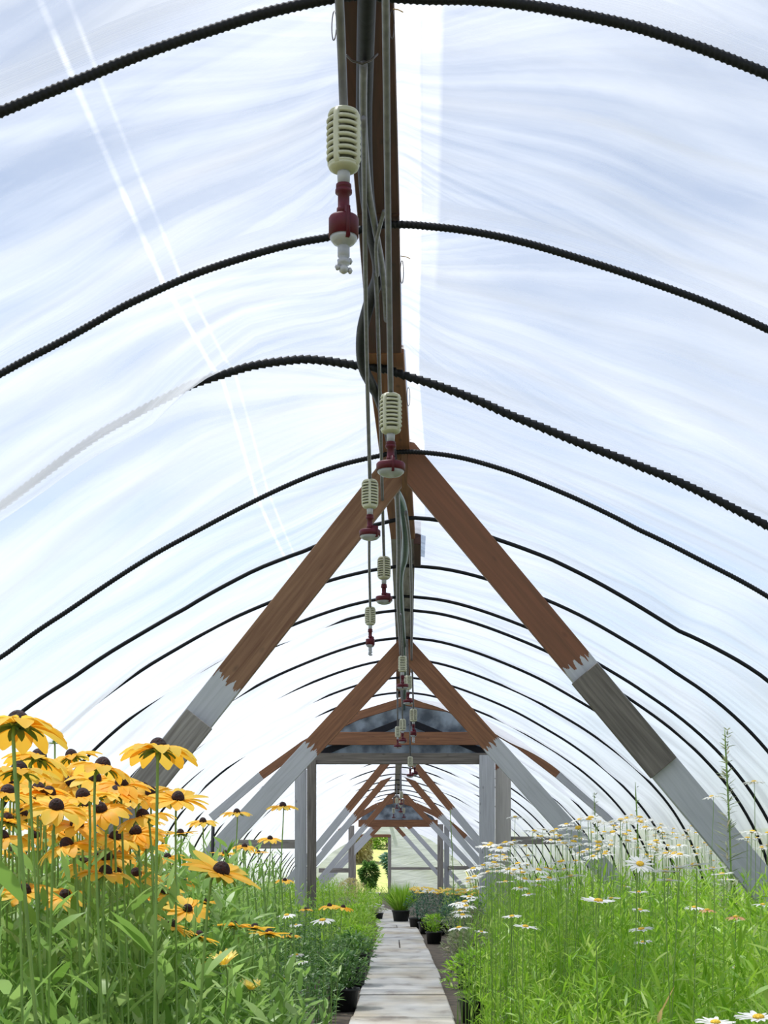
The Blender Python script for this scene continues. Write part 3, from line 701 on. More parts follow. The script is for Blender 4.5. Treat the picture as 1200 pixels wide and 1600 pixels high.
sprinkler(648, 1180, 1197, [(647, 1115, 9.5)], True, 'right one of two small sprinklers side by side below the near header', 45, .010)
for i, (px, yt, hh, yc) in enumerate([(615, 1262, 9, 1222), (620, 1246, 10, 1215), (626, 1250, 11, 1210), (631, 1262, 9, 1214), (617, 1278, 8, 1225), (622, 1284, 7, 1228), (611, 1272, 8, 1225), (627, 1236, 12, 1200)]):
    d = F * .15 / hh; sprinkler(px, yt, yt + hh, [(px - .5, yc, d)], True, 'tiny sprinkler in the far cluster seen through the near door frame', 0, .012)
# ties and wire loops on the ridge board
def loop(c, rx, rz, label, mat='wire', ry=.0):
    pts = [c + Vector((rx * math.cos(a), ry * math.sin(a), rz * math.sin(a))) for a in np.linspace(0, 2 * math.pi, 20)]
    tag(tube('wire_tie', pts, .0016, M[mat], None, 5), label, 'wire tie')
loop(PH(522, 40, 2.2), .006, .05, 'wire loop on the left edge of the near ridge board', ry=.02)
loop(PH(612, 38, 2.2), .006, .05, 'wire loop on the right edge of the near ridge board', ry=.02)
loop(PH(628, 425, 2.2), .006, .05, 'wire loop on the right edge of the ridge board below the second hoop', ry=.02)
loop(PH(638, 620, 2.2), .007, .05, 'wire loop on the right edge of the ridge board below the toothed hoop', ry=.02)
for a, b, lb in (((614, 14), (630, 19), 'tan twine end sticking out right of the ridge at the top'), ((626, 400), (641, 404), 'tan twine end sticking out right of the ridge below the second hoop')):
    tag(tube('twine_end', [PH(*a, 2.19), PH((a[0] + b[0]) / 2, a[1] + 1, 2.19), PH(*b, 2.19)], .0016, M['twine'], None, 5), lb, 'twine')
tag(tube('cable_tie', [PH(541, 86, 2.12), PH(550, 95, 2.11), PH(566, 100, 2.1), PH(580, 94, 2.11), PH(590, 84, 2.13)], .003, M['wire'], None, 6), 'black tie holding the hose to the near ridge board', 'cable tie')

# ------------------------------------------------------------------ foliage
def leaves(base, dirn, length, width, curl, nseg=3, prof=(.35, 1, .8), fold=0.0):
    """vectorised blades. base Nx3, dirn Nx3 unit, returns verts, faces"""
    N = len(base); up = np.array([0, 0, 1.0])
    side = np.cross(dirn, up); sl = np.linalg.norm(side, axis=1)[:, None]; side = np.where(sl < 1e-3, np.array([1, 0, 0.]), side / np.maximum(sl, 1e-6))
    ang = rng.uniform(-.7, .7, N)[:, None]; nrm = np.cross(side, dirn); side = side * np.cos(ang) + nrm * np.sin(ang)
    V = np.zeros((N, nseg * 2 + 1, 3)); p = base.copy(); d = dirn.copy()
    for s in range(nseg):
        w = (width * prof[s] / 2)[:, None]
        V[:, 2 * s] = p - side * w; V[:, 2 * s + 1] = p + side * w
        d = d + np.array([0, 0, -1.0]) * (curl / nseg)[:, None]; d /= np.linalg.norm(d, axis=1)[:, None]
        p = p + d * (length / nseg)[:, None]
    V[:, nseg * 2] = p
    k = nseg * 2 + 1; o = np.arange(N)[:, None] * k
    quads = np.concatenate([np.stack([o[:, 0] + 2 * s, o[:, 0] + 2 * s + 1, o[:, 0] + 2 * s + 3, o[:, 0] + 2 * s + 2], 1) for s in range(nseg - 1)])
    tris = np.stack([o[:, 0] + 2 * nseg - 2, o[:, 0] + 2 * nseg - 1, o[:, 0] + 2 * nseg], 1)
    return V.reshape(-1, 3), quads, tris
def leaf_mesh(name, parts, mat, parent=None):
    V = []; Fq = []; o = 0
    for v, q, t in parts:
        V.append(v); Fq += (q + o).tolist(); Fq += (t + o).tolist(); o += len(v)
    return mesh(name, np.concatenate(V), Fq, mat, parent, True)
def stem_leaves(xy, h, per, ln, wd, upness=.6, curl=.5, low=.15, sway=.06, prof=(.35, 1, .8)):
    """leafy stems at xy (Nx2) with heights h"""
    N = len(xy); lean = rng.normal(0, sway, (N, 2))
    top = np.concatenate([xy + lean, h[:, None]], 1); bot = np.concatenate([xy, np.zeros((N, 1))], 1)
    # stems as thin blades
    d = top - bot; L = np.linalg.norm(d, axis=1)
    st = leaves(bot, d / L[:, None], L, np.full(N, .006), rng.uniform(-.05, .1, N), prof=(1, .9, .7))
    idx = np.repeat(np.arange(N), per); t = rng.uniform(low, 1.0, len(idx)) ** .8
    b = bot[idx] + (top - bot)[idx] * t[:, None]
    az = rng.uniform(0, 2 * np.pi, len(idx)); el = rng.uniform(upness - .35, upness + .5, len(idx)) * (1.0)
    dr = np.stack([np.cos(az) * np.cos(el), np.sin(az) * np.cos(el), np.sin(el)], 1)
    sc = (1.15 - .55 * t) * rng.uniform(.6, 1.2, len(idx))
    lv = leaves(b, dr, ln * sc, wd * sc * rng.uniform(.7, 1.2, len(idx)), np.full(len(idx), curl) * rng.uniform(.2, 1.4, len(idx)), prof=prof)
    return [st, lv]
def scatter(x0, x1, y0, y1, dens, keep):
    n = int((x1 - x0) * (y1 - y0) * dens); x = rng.uniform(x0, x1, n); y = rng.uniform(y0, y1, n)
    k = keep(x, y); return x[k], y[k]
def nz2(x, y, s): return np.sin(x * s + 1.3) * np.cos(y * s * .8 + .4) * .5 + np.sin(x * s * 2.3 + y * s * 1.9) * .3
inL = lambda x, y: (x > -.56 * y - .35)
inR = lambda x, y: (x < .50 * y + .30)
# left bed, near part: broad-leaved coneflower foliage
def hL(x, y):
    e = np.clip((-x - .30) / .35, 0, 1); return (.44 + .44 * e * np.clip(y / 1.3, .86, 1.05)) * (1 + .10 * nz2(x, y, 5)) * np.clip(.98 + .0 * y, .8, 1.2)
parts = []
x, y = scatter(-2.0, -.36, .72, 2.6, 640, lambda x, y: inL(x, y) & (x < -.33 - 0.0 * y))
h = hL(x, y) * rng.uniform(.78, 1.05, len(x)); parts += stem_leaves(np.stack([x, y * K], 1), h, 15, .118, .028, .75, .5, .3)
x, y = scatter(-1.3, -.42, 1.15, 2.5, 260, lambda x, y: inL(x, y) & (x < -.42 - .06 * y))
h = rng.uniform(.80, .99, len(x)); parts += stem_leaves(np.stack([x, y * K], 1), h, 14, .095, .024, .8, .4, .45)
x, y = scatter(-3.0, -.85, 2.6, 5.5, 120, inL)
h = hL(x, y) * rng.uniform(.9, 1.22, len(x)); parts += stem_leaves(np.stack([x, y * K], 1), h, 14, .10, .020, .9, .4, .2)
tag(leaf_mesh('coneflower_foliage', parts, M['leaf_l']), 'mass of broad green leaves under the golden coneflowers on the left', 'foliage', kind='stuff')
# left, finer bright foliage near path
parts = []
x, y = scatter(-.95, -.34, 2.3, 6.5, 230, lambda x, y: (x > -.95) & (x < -.43))
h = np.clip(.22 + (-x - .30) * .9, .2, .62) * rng.uniform(.7, 1.15, len(x)); parts += stem_leaves(np.stack([x, y * K], 1), h, 20, .055, .014, .5, .6, .15)
tag(leaf_mesh('bedding_foliage', parts, M['leaf_d']), 'dense small-leaved dark green foliage along the left side of the path', 'foliage', kind='stuff')
# left, farther back
parts = []
x, y = scatter(-3.0, -.5, 5.5, 18, 55, lambda x, y: (x < path_c(12) * 0 - .55))
h = (.45 + .25 * np.clip(-x - .5, 0, 1)) * rng.uniform(.6, 1.15, len(x)); parts += stem_leaves(np.stack([x, y * K], 1), h, 14, .11, .022, .8, .5, .1)
tag(leaf_mesh('back_foliage', parts, M['leaf_r']), 'green foliage filling the left bed beyond the coneflowers', 'foliage', kind='stuff')
# right bed: narrow bright leaves
def hR(x, y):
    e = np.clip((x - .30) / .33, 0, 1) ** .8; return (.30 + .53 * e + .08 * np.clip((y - 1.8) / 1.5, 0, 1) * np.clip((x - .6) / .5, 0, 1) * np.clip((1.6 - x) / .5, 0, 1)) * (1 + .06 * nz2(x, y, 4)) 
parts = []
x, y = scatter(.33, 2.3, .95, 3.4, 400, lambda x, y: inR(x, y) & (x > .33))
h = hR(x, y) * rng.uniform(.75, 1.06, len(x)); parts += stem_leaves(np.stack([x, y * K], 1), h, 20, .085, .011, .75, .45, .25)
x, y = scatter(.36, 3.0, 3.4, 7.5, 120, lambda x, y: inR(x, y) & (x > .36 + .34 * (y > 4.9)))
h = hR(x, y) * rng.uniform(.8, 1.1, len(x)); parts += stem_leaves(np.stack([x, y * K], 1), h, 16, .10, .014, .75, .45, .25)
tag(leaf_mesh('daisy_foliage', parts, M['leaf_r']), 'mass of narrow bright green leaves under the white daisies on the right', 'foliage', kind='stuff')
parts = []
x, y = scatter(.6, 3.0, 7.5, 18, 50, lambda x, y: x > .6 + (y > 12) * .3)
h = (.40 + .2 * np.clip(x - .5, 0, 1)) * rng.uniform(.6, 1.1, len(x)); parts += stem_leaves(np.stack([x, y * K], 1), h, 14, .11, .020, .8, .5, .1)
tag(leaf_mesh('back_foliage', parts, M['leaf_r']), 'green foliage filling the right bed beyond the daisies', 'foliage', kind='stuff')

# ------------------------------------------------------------------ flower heads
def petals_geo(n, L, w, droop, cup=0.0, ragged=.15, seed=0, r0=.008, layers=1):
    rs = random.Random(seed); V = []; Fc = []
    for ly in range(layers):
        for i in range(n):
            a = 2 * math.pi * (i + .5 * ly) / n + rs.uniform(-.12, .12); l = L * rs.uniform(1 - ragged, 1); ww = w * rs.uniform(.85, 1.15)
            dr = droop + rs.uniform(-.18, .18); el = cup + rs.uniform(-.06, .06) - ly * .15
            ca, sa = math.cos(a), math.sin(a); o = len(V); m = 6
            r = r0; z = 0; prof = [.45, .85, 1.0, 1.0, .8, .25]; tw = rs.uniform(-.3, .3)
            for s in range(m):
                wd = ww * prof[s] / 2
                for c in (-1, 0, 1):
                    zz = z + (0 if c else -.0012) + c * wd * tw * .5
                    V.append((ca * r - sa * wd * c, sa * r + ca * wd * c, zz))
                e = el - dr * (s / (m - 1)) ** .8
                r += l / (m - 1) * math.cos(e); z += l / (m - 1) * math.sin(e)
            for s in range(m - 1):
                for c in range(2): Fc.append((o + s * 3 + c, o + s * 3 + c + 1, o + (s + 1) * 3 + c + 1, o + (s + 1) * 3 + c))
    return V, Fc
def dome_geo(r, h, n=14, m=7, z0=0):
    return lathe_geo([(r * .7, z0 - .003)] + [(r * math.cos(t), z0 + h * math.sin(t)) for t in np.linspace(0, math.pi / 2 * .96, m)], n)
def sepal_geo(n=10, L=.022, w=.007, seed=1): return petals_geo(n, L, w, 1.0, .1, seed=seed, r0=.003)
FM = {}
for v in range(4): FM['rb%d' % v] = mk('petals', petals_geo(12 + v % 2, .042, .0175, (.55, .9, .35, 1.15)[v], .18, seed=v + 3), 'petal')
FM['rbo'] = mk('petals', petals_geo(10, .036, .017, .7, .2, seed=9), 'petal_orange')
FM['cup'] = mk('petals', petals_geo(12, .038, .012, .25, .95, seed=12, layers=2), 'petal_pale')
FM['cupo'] = mk('petals', petals_geo(12, .034, .012, .1, .8, seed=15, layers=2), 'petal')
for v in range(3): FM['dz%d' % v] = mk('petals', petals_geo(18, .030, .0085, (.35, .65, .15)[v], .15, seed=v + 20), 'petal_white')
FM['dzb'] = mk('petals', petals_geo(14, .028, .009, .8, .1, seed=29), 'petal_brown')
FM['cone'] = mk('cone', dome_geo(.0098, .0115), 'cone'); FM['disc'] = mk('disc', dome_geo(.0095, .005), 'disc'); FM['gcone'] = mk('cone', dome_geo(.008, .008), 'sepal')
FM['sepal'] = mk('sepals', sepal_geo(), 'sepal'); FM['budsep'] = mk('sepals', petals_geo(14, .026, .006, .5, .4, seed=40, r0=.003, layers=2), 'sepal')
def flower(name, px, py, wpx, dia, petal, cone, label, cat, group, tilt=(0, 0), stem_leaf=True, sc=1.0, sepal='sepal', base=None, d=None):
    d = d if d else F * dia / wpx; c = P(px, py, d); s = dia / .080 * sc if 'dz' not in (petal or '') else dia / .060 * sc
    b = base or (c.x + random.uniform(-.05, .05), c.y + random.uniform(-.01, .08))
    e = empty(name, (b[0], b[1], 0)); tag(e, label, cat, group)
    rot = Euler((tilt[0], tilt[1], random.uniform(0, 6.28)), 'XYZ')
    mt = Euler((tilt[0], tilt[1], 0)).to_matrix().to_4x4() @ Matrix.Rotation(random.uniform(0, 6.28), 4, 'Z')
    loc = Matrix.Translation((c.x - b[0], c.y - b[1], c.z))
    for nm, key, dz in (('petals', petal, 0), ('cone' if cone != 'disc' else 'disc', cone, .001), ('sepals', sepal, -.003)):
        if not key: continue
        o = bpy.data.objects.new(nm, FM[key]); COL.objects.link(o); o.parent = e
        o.matrix_basis = loc @ mt @ Matrix.Translation((0, 0, dz)) @ Matrix.Scale(s, 4)
    ax = mt @ Vector((0, 0, 1)); top = Vector((c.x - b[0], c.y - b[1], c.z)) - ax * .004
    p1 = top - ax * .05; p0 = Vector((0, 0, 0)); pm = p0.lerp(p1, .55) + Vector((random.uniform(-.015, .015), 0, 0))
    rr = .0016 if 'dz' not in (petal or '') else .0009
    pts = catmull([p0, pm, p1, top], 4)
    st = tube('stem', pts, [rr * 1.25] * (len(pts) - 3) + [rr, rr, rr * 1.1], M['stem'], e, 5)
    if stem_leaf:
        n = 4; t = rng.uniform(.55, .9, n); bs = np.array([list(p0.lerp(p1, float(q))) for q in t]); az = rng.uniform(0, 6.28, n)
        dr = np.stack([np.cos(az) * .6, np.sin(az) * .6, np.full(n, .8)], 1)
        lf = leaf_mesh('leaves', [leaves(bs, dr, rng.uniform(.05, .09, n), rng.uniform(.012, .02, n), rng.uniform(.3, .8, n))], M['leaf_l'], e)
    return e
G = 'golden coneflowers in the left bed'
NM = 'golden_coneflower'
fl = [  # px, py, width px, kind, tilt toward camera (deg), tilt sideways, label
 (28, 1132, 150, 3, -12, 0, 'largest golden coneflower, cut by the left edge at the top of the clump'),
 (247, 1170, 118, 3, -8, 0, 'drooping golden coneflower standing highest and alone in front of the first truss leg'),
 (160, 1198, 105, 3, -4, 12, 'golden coneflower with drooping petals left of the highest one'),
 (112, 1182, 80, 1, 0, -15, None), (108, 1222, 75, 3, 30, 60, None), (88, 1262, 100, 1, 20, 10, None), (30, 1205, 110, 1, -5, 0, None), (60, 1185, 105, 3, -10, 10, None),
 (130, 1245, 95, 1, 10, -10, None), (12, 1240, 100, 1, 0, 10, None),
 (236, 1240, 80, 1, 28, 5, 'golden coneflower with dark cone facing us, just below the highest one'),
 (278, 1248, 84, 0, 20, 8, 'golden coneflower with long right petals and thick stem below the highest one'),
 (157, 1266, 92, 3, 25, -5, 'golden coneflower with the biggest dark round cone in the clump'),
 (182, 1240, 90, 1, 5, 5, None), (60, 1235, 90, 1, -5, 0, None), (120, 1290, 90, 1, 15, 10, None),
 (215, 1302, 78, 3, 22, 0, 'golden coneflower with dark cone and straight stem in the middle of the clump'),
 (180, 1310, 85, 1, 10, 10, None), (235, 1325, 60, 1, 10, -10, None),
 (55, 1307, 68, 3, 18, 0, 'golden coneflower with drooping skirt of petals near the left edge'),
 (94, 1296, 60, 1, 15, 10, None), (10, 1283, 90, 2, -2, 14, 'pale golden coneflower cut by the left edge beside the drooping skirt one'),
 (130, 1325, 60, 1, 10, 0, None), (160, 1338, 80, 2, 5, 10, None), (190, 1335, 60, 1, 10, 0, None), (262, 1340, 50, 1, 10, -10, None),
 (317, 1284, 47, 1, 12, 0, 'small golden coneflower beside the black stake'),
 (370, 1270, 46, 1, 6, 0, 'small golden coneflower in front of the second truss left leg'),
 (442, 1260, 48, 1, 6, 0, 'small golden coneflower standing tall before the near left post'),
 (422, 1311, 38, 1, 12, 0, 'small golden coneflower below the tall one by the near left post'),
 (382, 1323, 38, 1, 10, 5, None), (352, 1334, 40, 2, 5, 0, None), (404, 1332, 26, 2, 5, 0, None), (282, 1302, 48, 2, 5, 0, None),
 (220, 1356, 52, 1, 25, 5, None), (219, 1372, 62, 1, 25, 0, None), (248, 1366, 48, 1, 15, 0, None), (287, 1378, 48, 1, 25, 10, None), (200, 1352, 56, 1, 15, 0, None),
 (258, 1394, 60, 1, 28, 5, 'golden coneflower with tilted dark cone, just above the wide open one'), (245, 1410, 60, 1, 20, 0, None),
 (345, 1362, 112, 2, 12, 22, 'wide flat golden coneflower tilted on a thick slanting stem'),
 (293, 1421, 64, 0, 32, 10, 'open golden coneflower facing us above the cup-shaped blooms'),
 (268, 1446, 66, 2, 0, 30, None), (310, 1462, 60, 2, -5, 25, None), (262, 1430, 50, 1, 10, 0, None), (318, 1410, 50, 2, 0, 0, None),
 (365, 1446, 52, 2, -4, 0, 'leftmost of three flat golden coneflowers in a row'),
 (398, 1450, 52, 2, -6, 4, 'middle one of three flat golden coneflowers in a row'),
 (420, 1459, 56, 2, -8, 4, 'rightmost of three flat golden coneflowers in a row'), (455, 1462, 30, 1, 0, 0, None),
 (38, 1393, 88, 0, 18, 6, 'pale golden coneflower with broad petals low at the left edge'),
 (102, 1400, 76, 1, 24, 0, 'golden coneflower with large black cone low on the left'),
 (445, 1376, 30, 1, 10, 0, None), (478, 1421, 22, 1, 0, 0, None),
 (515, 1416, 34, 1, 5, -6, 'left one of a pair of yellow coneflowers beside the path bed'), (536, 1418, 32, 1, 5, 10, 'right one of a pair of yellow coneflowers beside the path bed')]
for px, py, w, k, t1, t2, lb in fl:
    flower(NM, px, py, w, .098, 'rb%d' % k, 'cone', lb or ('golden coneflower packed in the %s part of the dense left clump' % ('upper' if py < 1250 else 'middle' if py < 1310 else 'lower') if px < 300 else 'small golden coneflower among the thin stems right of the left clump'),
           'flower', G, (R(t1), R(t2)))
for i in range(44):      # more heads of the dense clump
    px = random.uniform(0, 225); py = random.uniform(1190, 1345) + px * .12; w = random.uniform(62, 92)
    flower(NM, px, py, w, .098, 'rb%d' % random.choice([1, 3, 1, 0]), 'cone', 'golden coneflower packed in the %s part of the dense left clump' % ('upper' if py < 1250 else 'middle' if py < 1310 else 'lower'), 'flower', G, (R(random.uniform(0, 25)), R(random.uniform(-18, 18))))
GO = 'orange-tinged coneflowers low in the left clump'
for px, py, w in ((112, 1440, 34), (60, 1452, 32), (82, 1438, 36), (62, 1468, 26), (95, 1470, 28), (172, 1440, 34), (180, 1458, 34), (165, 1418, 30), (140, 1375, 46), (165, 1385, 38), (125, 1465, 26)):
    flower('orange_coneflower', px, py, w, .07 if w < 35 else .08, 'rbo', 'cone', 'small orange and red tinged coneflower low in the left clump', 'flower', GO, (R(25), R(random.uniform(-15, 15))))
GC = 'half-open coneflowers low in the left bed'
for px, py, w, k, lb in ((312, 1514, 38, 'cupo', 'small orange cup-shaped coneflower left of the big upright one'), (350, 1506, 54, 'cup', 'largest cup-shaped coneflower with upright yellow petals'),
                         (392, 1545, 42, 'cup', 'pale cup-shaped coneflower with cream petals, lowest of the large ones'), (440, 1532, 18, 'cupo', 'tiny orange half-open coneflower by the white daisies'),
                         (375, 1570, 22, 'cup', 'tiny cream half-open coneflower below the lowest large cup'), (345, 1590, 24, 'cup', 'tiny cream half-open coneflower at the bottom edge')):
    flower('half_open_coneflower', px, py, w, .072, k, None, lb, 'flower', GC, (R(8), R(random.uniform(-10, 10))))
for px, py, w, lb in ((85, 1160, 32, 'green coneflower bud on a straight stem above the dense clump'), (45, 1188, 40, 'green spiky coneflower bud near the left edge'), (238, 1342, 26, 'green coneflower bud in the middle of the clump'), (285, 1462, 24, 'green coneflower bud beside the wide open bloom')):
    flower('coneflower_bud', px, py, w, .045, None, 'gcone', lb, 'flower bud', 'green buds in the left bed', (R(5), 0), sepal='budsep', d=F * .045 / w)

# daisies
GD = 'white daisies'
dz = [(1185, 1590, 60, 2, 'white daisy cut by the bottom right corner'), (1118, 1598, 52, 2, 'white daisy cut by the bottom edge near the right corner'),
      (1000, 1350, 40, 0, 'white daisy with its yellow centre turned to us, before the low right foliage'),
      (1040, 1362, 40, 2, None), (1062, 1356, 40, 2, None), (1085, 1352, 42, 2, None), (1112, 1358, 38, 2, None), (1128, 1366, 30, 2, None), (1045, 1376, 36, 2, None), (1135, 1375, 24, 2, None),
      (935, 1408, 46, 2, 'flat white daisy, left of a pair, over the middle of the right foliage'), (955, 1404, 24, 2, 'small flat white daisy, right of a pair, over the right foliage'),
      (800, 1432, 27, 0, 'white daisy low on the right foliage, left of the taller clump'), (821, 1448, 33, 0, 'white daisy lowest on the left slope of the right foliage'),
      (752, 1456, 18, 0, 'small white daisy nearest the path on the right'), (1000, 1422, 26, 0, 'small white daisy above a vertical row of three'), (998, 1394, 24, 0, 'top one of the vertical row of white daisies'),
      (1002, 1452, 34, 0, 'middle one of the vertical row of white daisies'), (1005, 1472, 26, 0, 'lowest one of the vertical row of white daisies'),
      (1085, 1418, 28, 1, 'white daisy beside the withered brown daisy'), (1192, 1414, 28, 1, 'white daisy at the right edge under the truss leg'),
      (1082, 1490, 20, 1, None), (1150, 1512, 22, 2, None), (1090, 1513, 18, 1, None), (1120, 1518, 16, 1, None), (1006, 1560, 18, 1, None), (890, 1388, 16, 1, None), (826, 1397, 20, 1, None), (976, 1385, 16, 0, None), (1026, 1328, 22, 0, None),
      (805, 1277, 26, 1, 'white daisy standing tallest before the near right post'), (1178, 1222, 30, 1, 'white daisy standing tall at the right edge beside the truss leg'), (1112, 1245, 26, 1, None), (1176, 1300, 34, 1, None), (1168, 1310, 30, 1, None), (1190, 1325, 26, 1, None)]
for px, py, w, k, lb in dz:
    flower('white_daisy', px, py, w, .052 if py > 1325 else .072, 'dz%d' % k, 'disc', lb or 'white daisy scattered over the right foliage', 'flower', GD, (R(6 if py > 1380 else -2) if 'turned' not in (lb or '') else R(36), R(random.uniform(-8, 8))), stem_leaf=False, sepal=None)
for px, py, w in ((1105, 1422, 26), (1150, 1433, 30)):
    flower('withered_daisy', px, py, w, .048, 'dzb', 'disc', 'withered brown daisy, %s' % ('left of two, beside a white one' if px < 1120 else 'right of two, low under the truss leg'), 'flower', 'withered daisies in the right bed', (R(5), 0), stem_leaf=False, sepal=None)
n = 0
while n < 215:
    u = random.random(); px = 715 + 485 * u ** .9
    top = np.interp(px, [715, 760, 820, 900, 960, 1050, 1200], [1400, 1318, 1300, 1282, 1270, 1285, 1300])
    band = np.interp(px, [715, 820, 900, 1000, 1200], [60, 85, 80, 60, 50])
    py = top + band * random.random() ** 1.2 * 1.1
    if px > 900 and py > 1345 and random.random() < .6: continue
    # keep the far ones off the near truss leg
    w = random.uniform(19, 33); 
    edge = abs(px - (1028 + (py - 1190) * .80))
    if px > 1000 and edge < 60: w = random.uniform(14, 17)
    flower('white_daisy', px, py, w, .070, 'dz%d' % random.choice([0, 1, 1]), 'disc', ('white daisy in the airy group of daisies before the near right post' if px < 860 else
           'white daisy in the dense bank before the foot of the second truss' if px < 950 else 'white daisy in the dense bank between the second truss foot and the near truss leg' if edge >= 60 and px < 1028 + (py - 1190) * .8 else
           'small distant white daisy behind the lower leg of the near truss' if edge < 60 else 'white daisy in the corner right of the near truss leg'), 'flower', GD, (R(random.uniform(-4, 10)), R(random.uniform(-14, 14))), stem_leaf=False, sepal=None)
    n += 1
for px, py, w, lb in ((448, 1430, 26, 'upper white daisy before the near left post'), (504, 1438, 34, 'white daisy below the pair of yellow coneflowers'), (462, 1445, 18, 'small white daisy right of the three flat coneflowers'),
                      (463, 1492, 22, 'upper one of two stacked white daisies left of the path bed'), (470, 1503, 20, 'lower one of two stacked white daisies left of the path bed')):
    flower('white_daisy', px, py, w, .072, 'dz1', 'disc', lb, 'flower', GD, (R(10), R(-5)), stem_leaf=False, sepal=None)

# tall weeds
def weed(px, ytop, d, h, label, mat='leaf_g', n=60, name='tall_weed'):
    c = P(px, ytop, d); e = empty(name, (c.x, c.y, 0)); tag(e, label, 'weed')
    tube('stem', catmull([(0, 0, 0), (.02, 0, c.z * .5), (-.01, 0, c.z)], 6), [.004] * 12 + [.0015], M['stem'], e, 5)
    t = rng.uniform(.45, 1, n); b = np.stack([np.zeros(n), np.zeros(n), c.z * t], 1); az = rng.uniform(0, 6.28, n)
    dr = np.stack([np.cos(az) * .8, np.sin(az) * .8, np.full(n, .6)], 1)
    leaf_mesh('leaves', [leaves(b, dr, h * (1.15 - t) * rng.uniform(.5, 1.2, n) + .01, np.full(n, .007), rng.uniform(0, .8, n))], M[mat], e)
    return e
weed(1136, 1140, 3.2, .16, 'tall feathery grey-green weed rising above the daisies at the far right', n=160)
weed(930, 1240, 6.0, .16, 'pale green feathery weed before the foot of the second truss', n=120)
weed(705, 1265, 6.5, .10, 'slim weed rising left of the near right post', n=50)
weed(995, 1222, 4.5, .08, 'thin dark weed stalk above the daisy bank', 'leaf_d', n=24)
for px, yt in ((385, 1330), (412, 1342), (428, 1330), (398, 1348), (362, 1352), (440, 1345), (455, 1380), (372, 1345), (330, 1335), (505, 1392), (515, 1380), (522, 1390)):
    weed(px, yt, 3.4 if px < 460 else 7, .09, 'thin upright green stalk before the plastic, left of the near door frame' if px < 460 else 'thin seed stalk between the left posts of the two door frames', 'leaf_l', n=34, name='leafy_stalk')['group'] = 'thin stalks before the left sheeting'
# dry curled leaves
for (a, b_, lb) in ((P(1030, 1588, 1.5), P(1052, 1538, 1.5), 'long dry tan leaf hanging in the right foliage'), (P(1028, 1598, 1.48), P(1034, 1574, 1.48), 'short dry tan leaf below the long one')):
    d_ = np.array([list((b_ - a).normalized())]); tag(leaf_mesh('dry_leaf', [leaves(np.array([list(a)]), d_, np.array([(b_ - a).length]), np.array([.014]), np.array([.2]))], M['leaf_dry']), lb, 'leaf')

# ------------------------------------------------------------------ potted plants along the path
def pot_plant(x, y, h, kind, label, pr=.10, ph=.16, spread=.14, n=380, flowers=None, name='potted_plant'):
    e = empty(name, (x, y * K, .0)); tag(e, label, 'potted plant', 'potted plants along the path')
    V, Fc = lathe_geo([(pr * .8, 0), (pr, ph * .9), (pr * 1.07, ph * .9), (pr * 1.07, ph), (pr * .95, ph), (pr * .93, ph - .02), (.01, ph - .02)], 20)
    po = mesh('pot', V, Fc, M['pot'], e); V, Fc = lathe_geo([(pr * .93, ph - .03), (pr * .92, ph - .015), (.02, ph - .01)], 16); mesh('soil', V, Fc, M['soil'], po)
    az = rng.uniform(0, 6.28, n); rr = np.sqrt(rng.uniform(0, 1, n)) * pr * .7
    b = np.stack([np.cos(az) * rr, np.sin(az) * rr, np.full(n, ph - .02)], 1)
    if kind in ('grass', 'spike'):
        el = rng.uniform(.9, 1.5, n) if kind == 'spike' else rng.uniform(.55, 1.4, n)
        dr = np.stack([np.cos(az) * np.cos(el), np.sin(az) * np.cos(el), np.sin(el)], 1)
        g = [leaves(b, dr, h * rng.uniform(.6, 1.1, n), np.full(n, .008 if kind == 'grass' else .012), rng.uniform(.1, .9, n))]
    else:
        z = ph + rng.uniform(0, 1, n) ** .8 * (h - .02); fr = np.sin(np.clip((z - ph) / h, 0, 1) * 2.6 + .35)
        b = np.stack([np.cos(az) * rr / pr / .7 * spread * fr, np.sin(az) * rr / pr / .7 * spread * fr, z], 1)
        el = rng.uniform(-.2, 1.2, n); a2 = az + rng.normal(0, .6, n); dr = np.stack([np.cos(a2) * np.cos(el), np.sin(a2) * np.cos(el), np.sin(el)], 1)
        g = [leaves(b, dr, rng.uniform(.03, .065, n), rng.uniform(.008, .018, n), rng.uniform(0, .8, n))]
        k = 26; aa = rng.uniform(0, 6.28, k); r2 = rng.uniform(.2, 1, k) * spread * .7
        bb = np.zeros((k, 3)); bb[:, 2] = ph - .02; tp = np.stack([np.cos(aa) * r2, np.sin(aa) * r2, ph + h * rng.uniform(.5, .95, k)], 1); dd = tp - bb; ll = np.linalg.norm(dd, axis=1)
        g.append(leaves(bb, dd / ll[:, None], ll, np.full(k, .005), np.zeros(k), prof=(1, 1, .8)))
    mt = M[{'grass': 'leaf_y', 'spike': 'leaf_r'}.get(kind, 'leaf_' + kind)] if kind in ('grass', 'spike') or len(kind) == 1 else M[kind]
    leaf_mesh('foliage', g, mt, e)
    if flowers:
        key, k = flowers
        for i in range(k):
            a = random.uniform(0, 6.28); r2 = random.uniform(0, 1) ** .5 * spread
            o = bpy.data.objects.new('bloom', FM[key]); COL.objects.link(o); o.parent = e
            o.location = (math.cos(a) * r2, math.sin(a) * r2, ph + h + random.uniform(-.03, .05)); o.rotation_euler = (random.uniform(-.3, .5), random.uniform(-.3, .3), a); o.scale = (.8,) * 3
    return e
pot_plant(.50, 5.6, .28, 'leaf_g', 'greyish thyme-like plant in black pot, right of the path', .11, .18, .22, 900)
pot_plant(.42, 4.35, .30, 'leaf_r', 'bushy bright plant in black pot nearest on the right of the path', .10, .14, .20, 700)
pot_plant(.62, 7.2, .40, 'leaf_g', 'taller grey-green potted plant behind the thyme-like one', .12, .18, .26, 900)
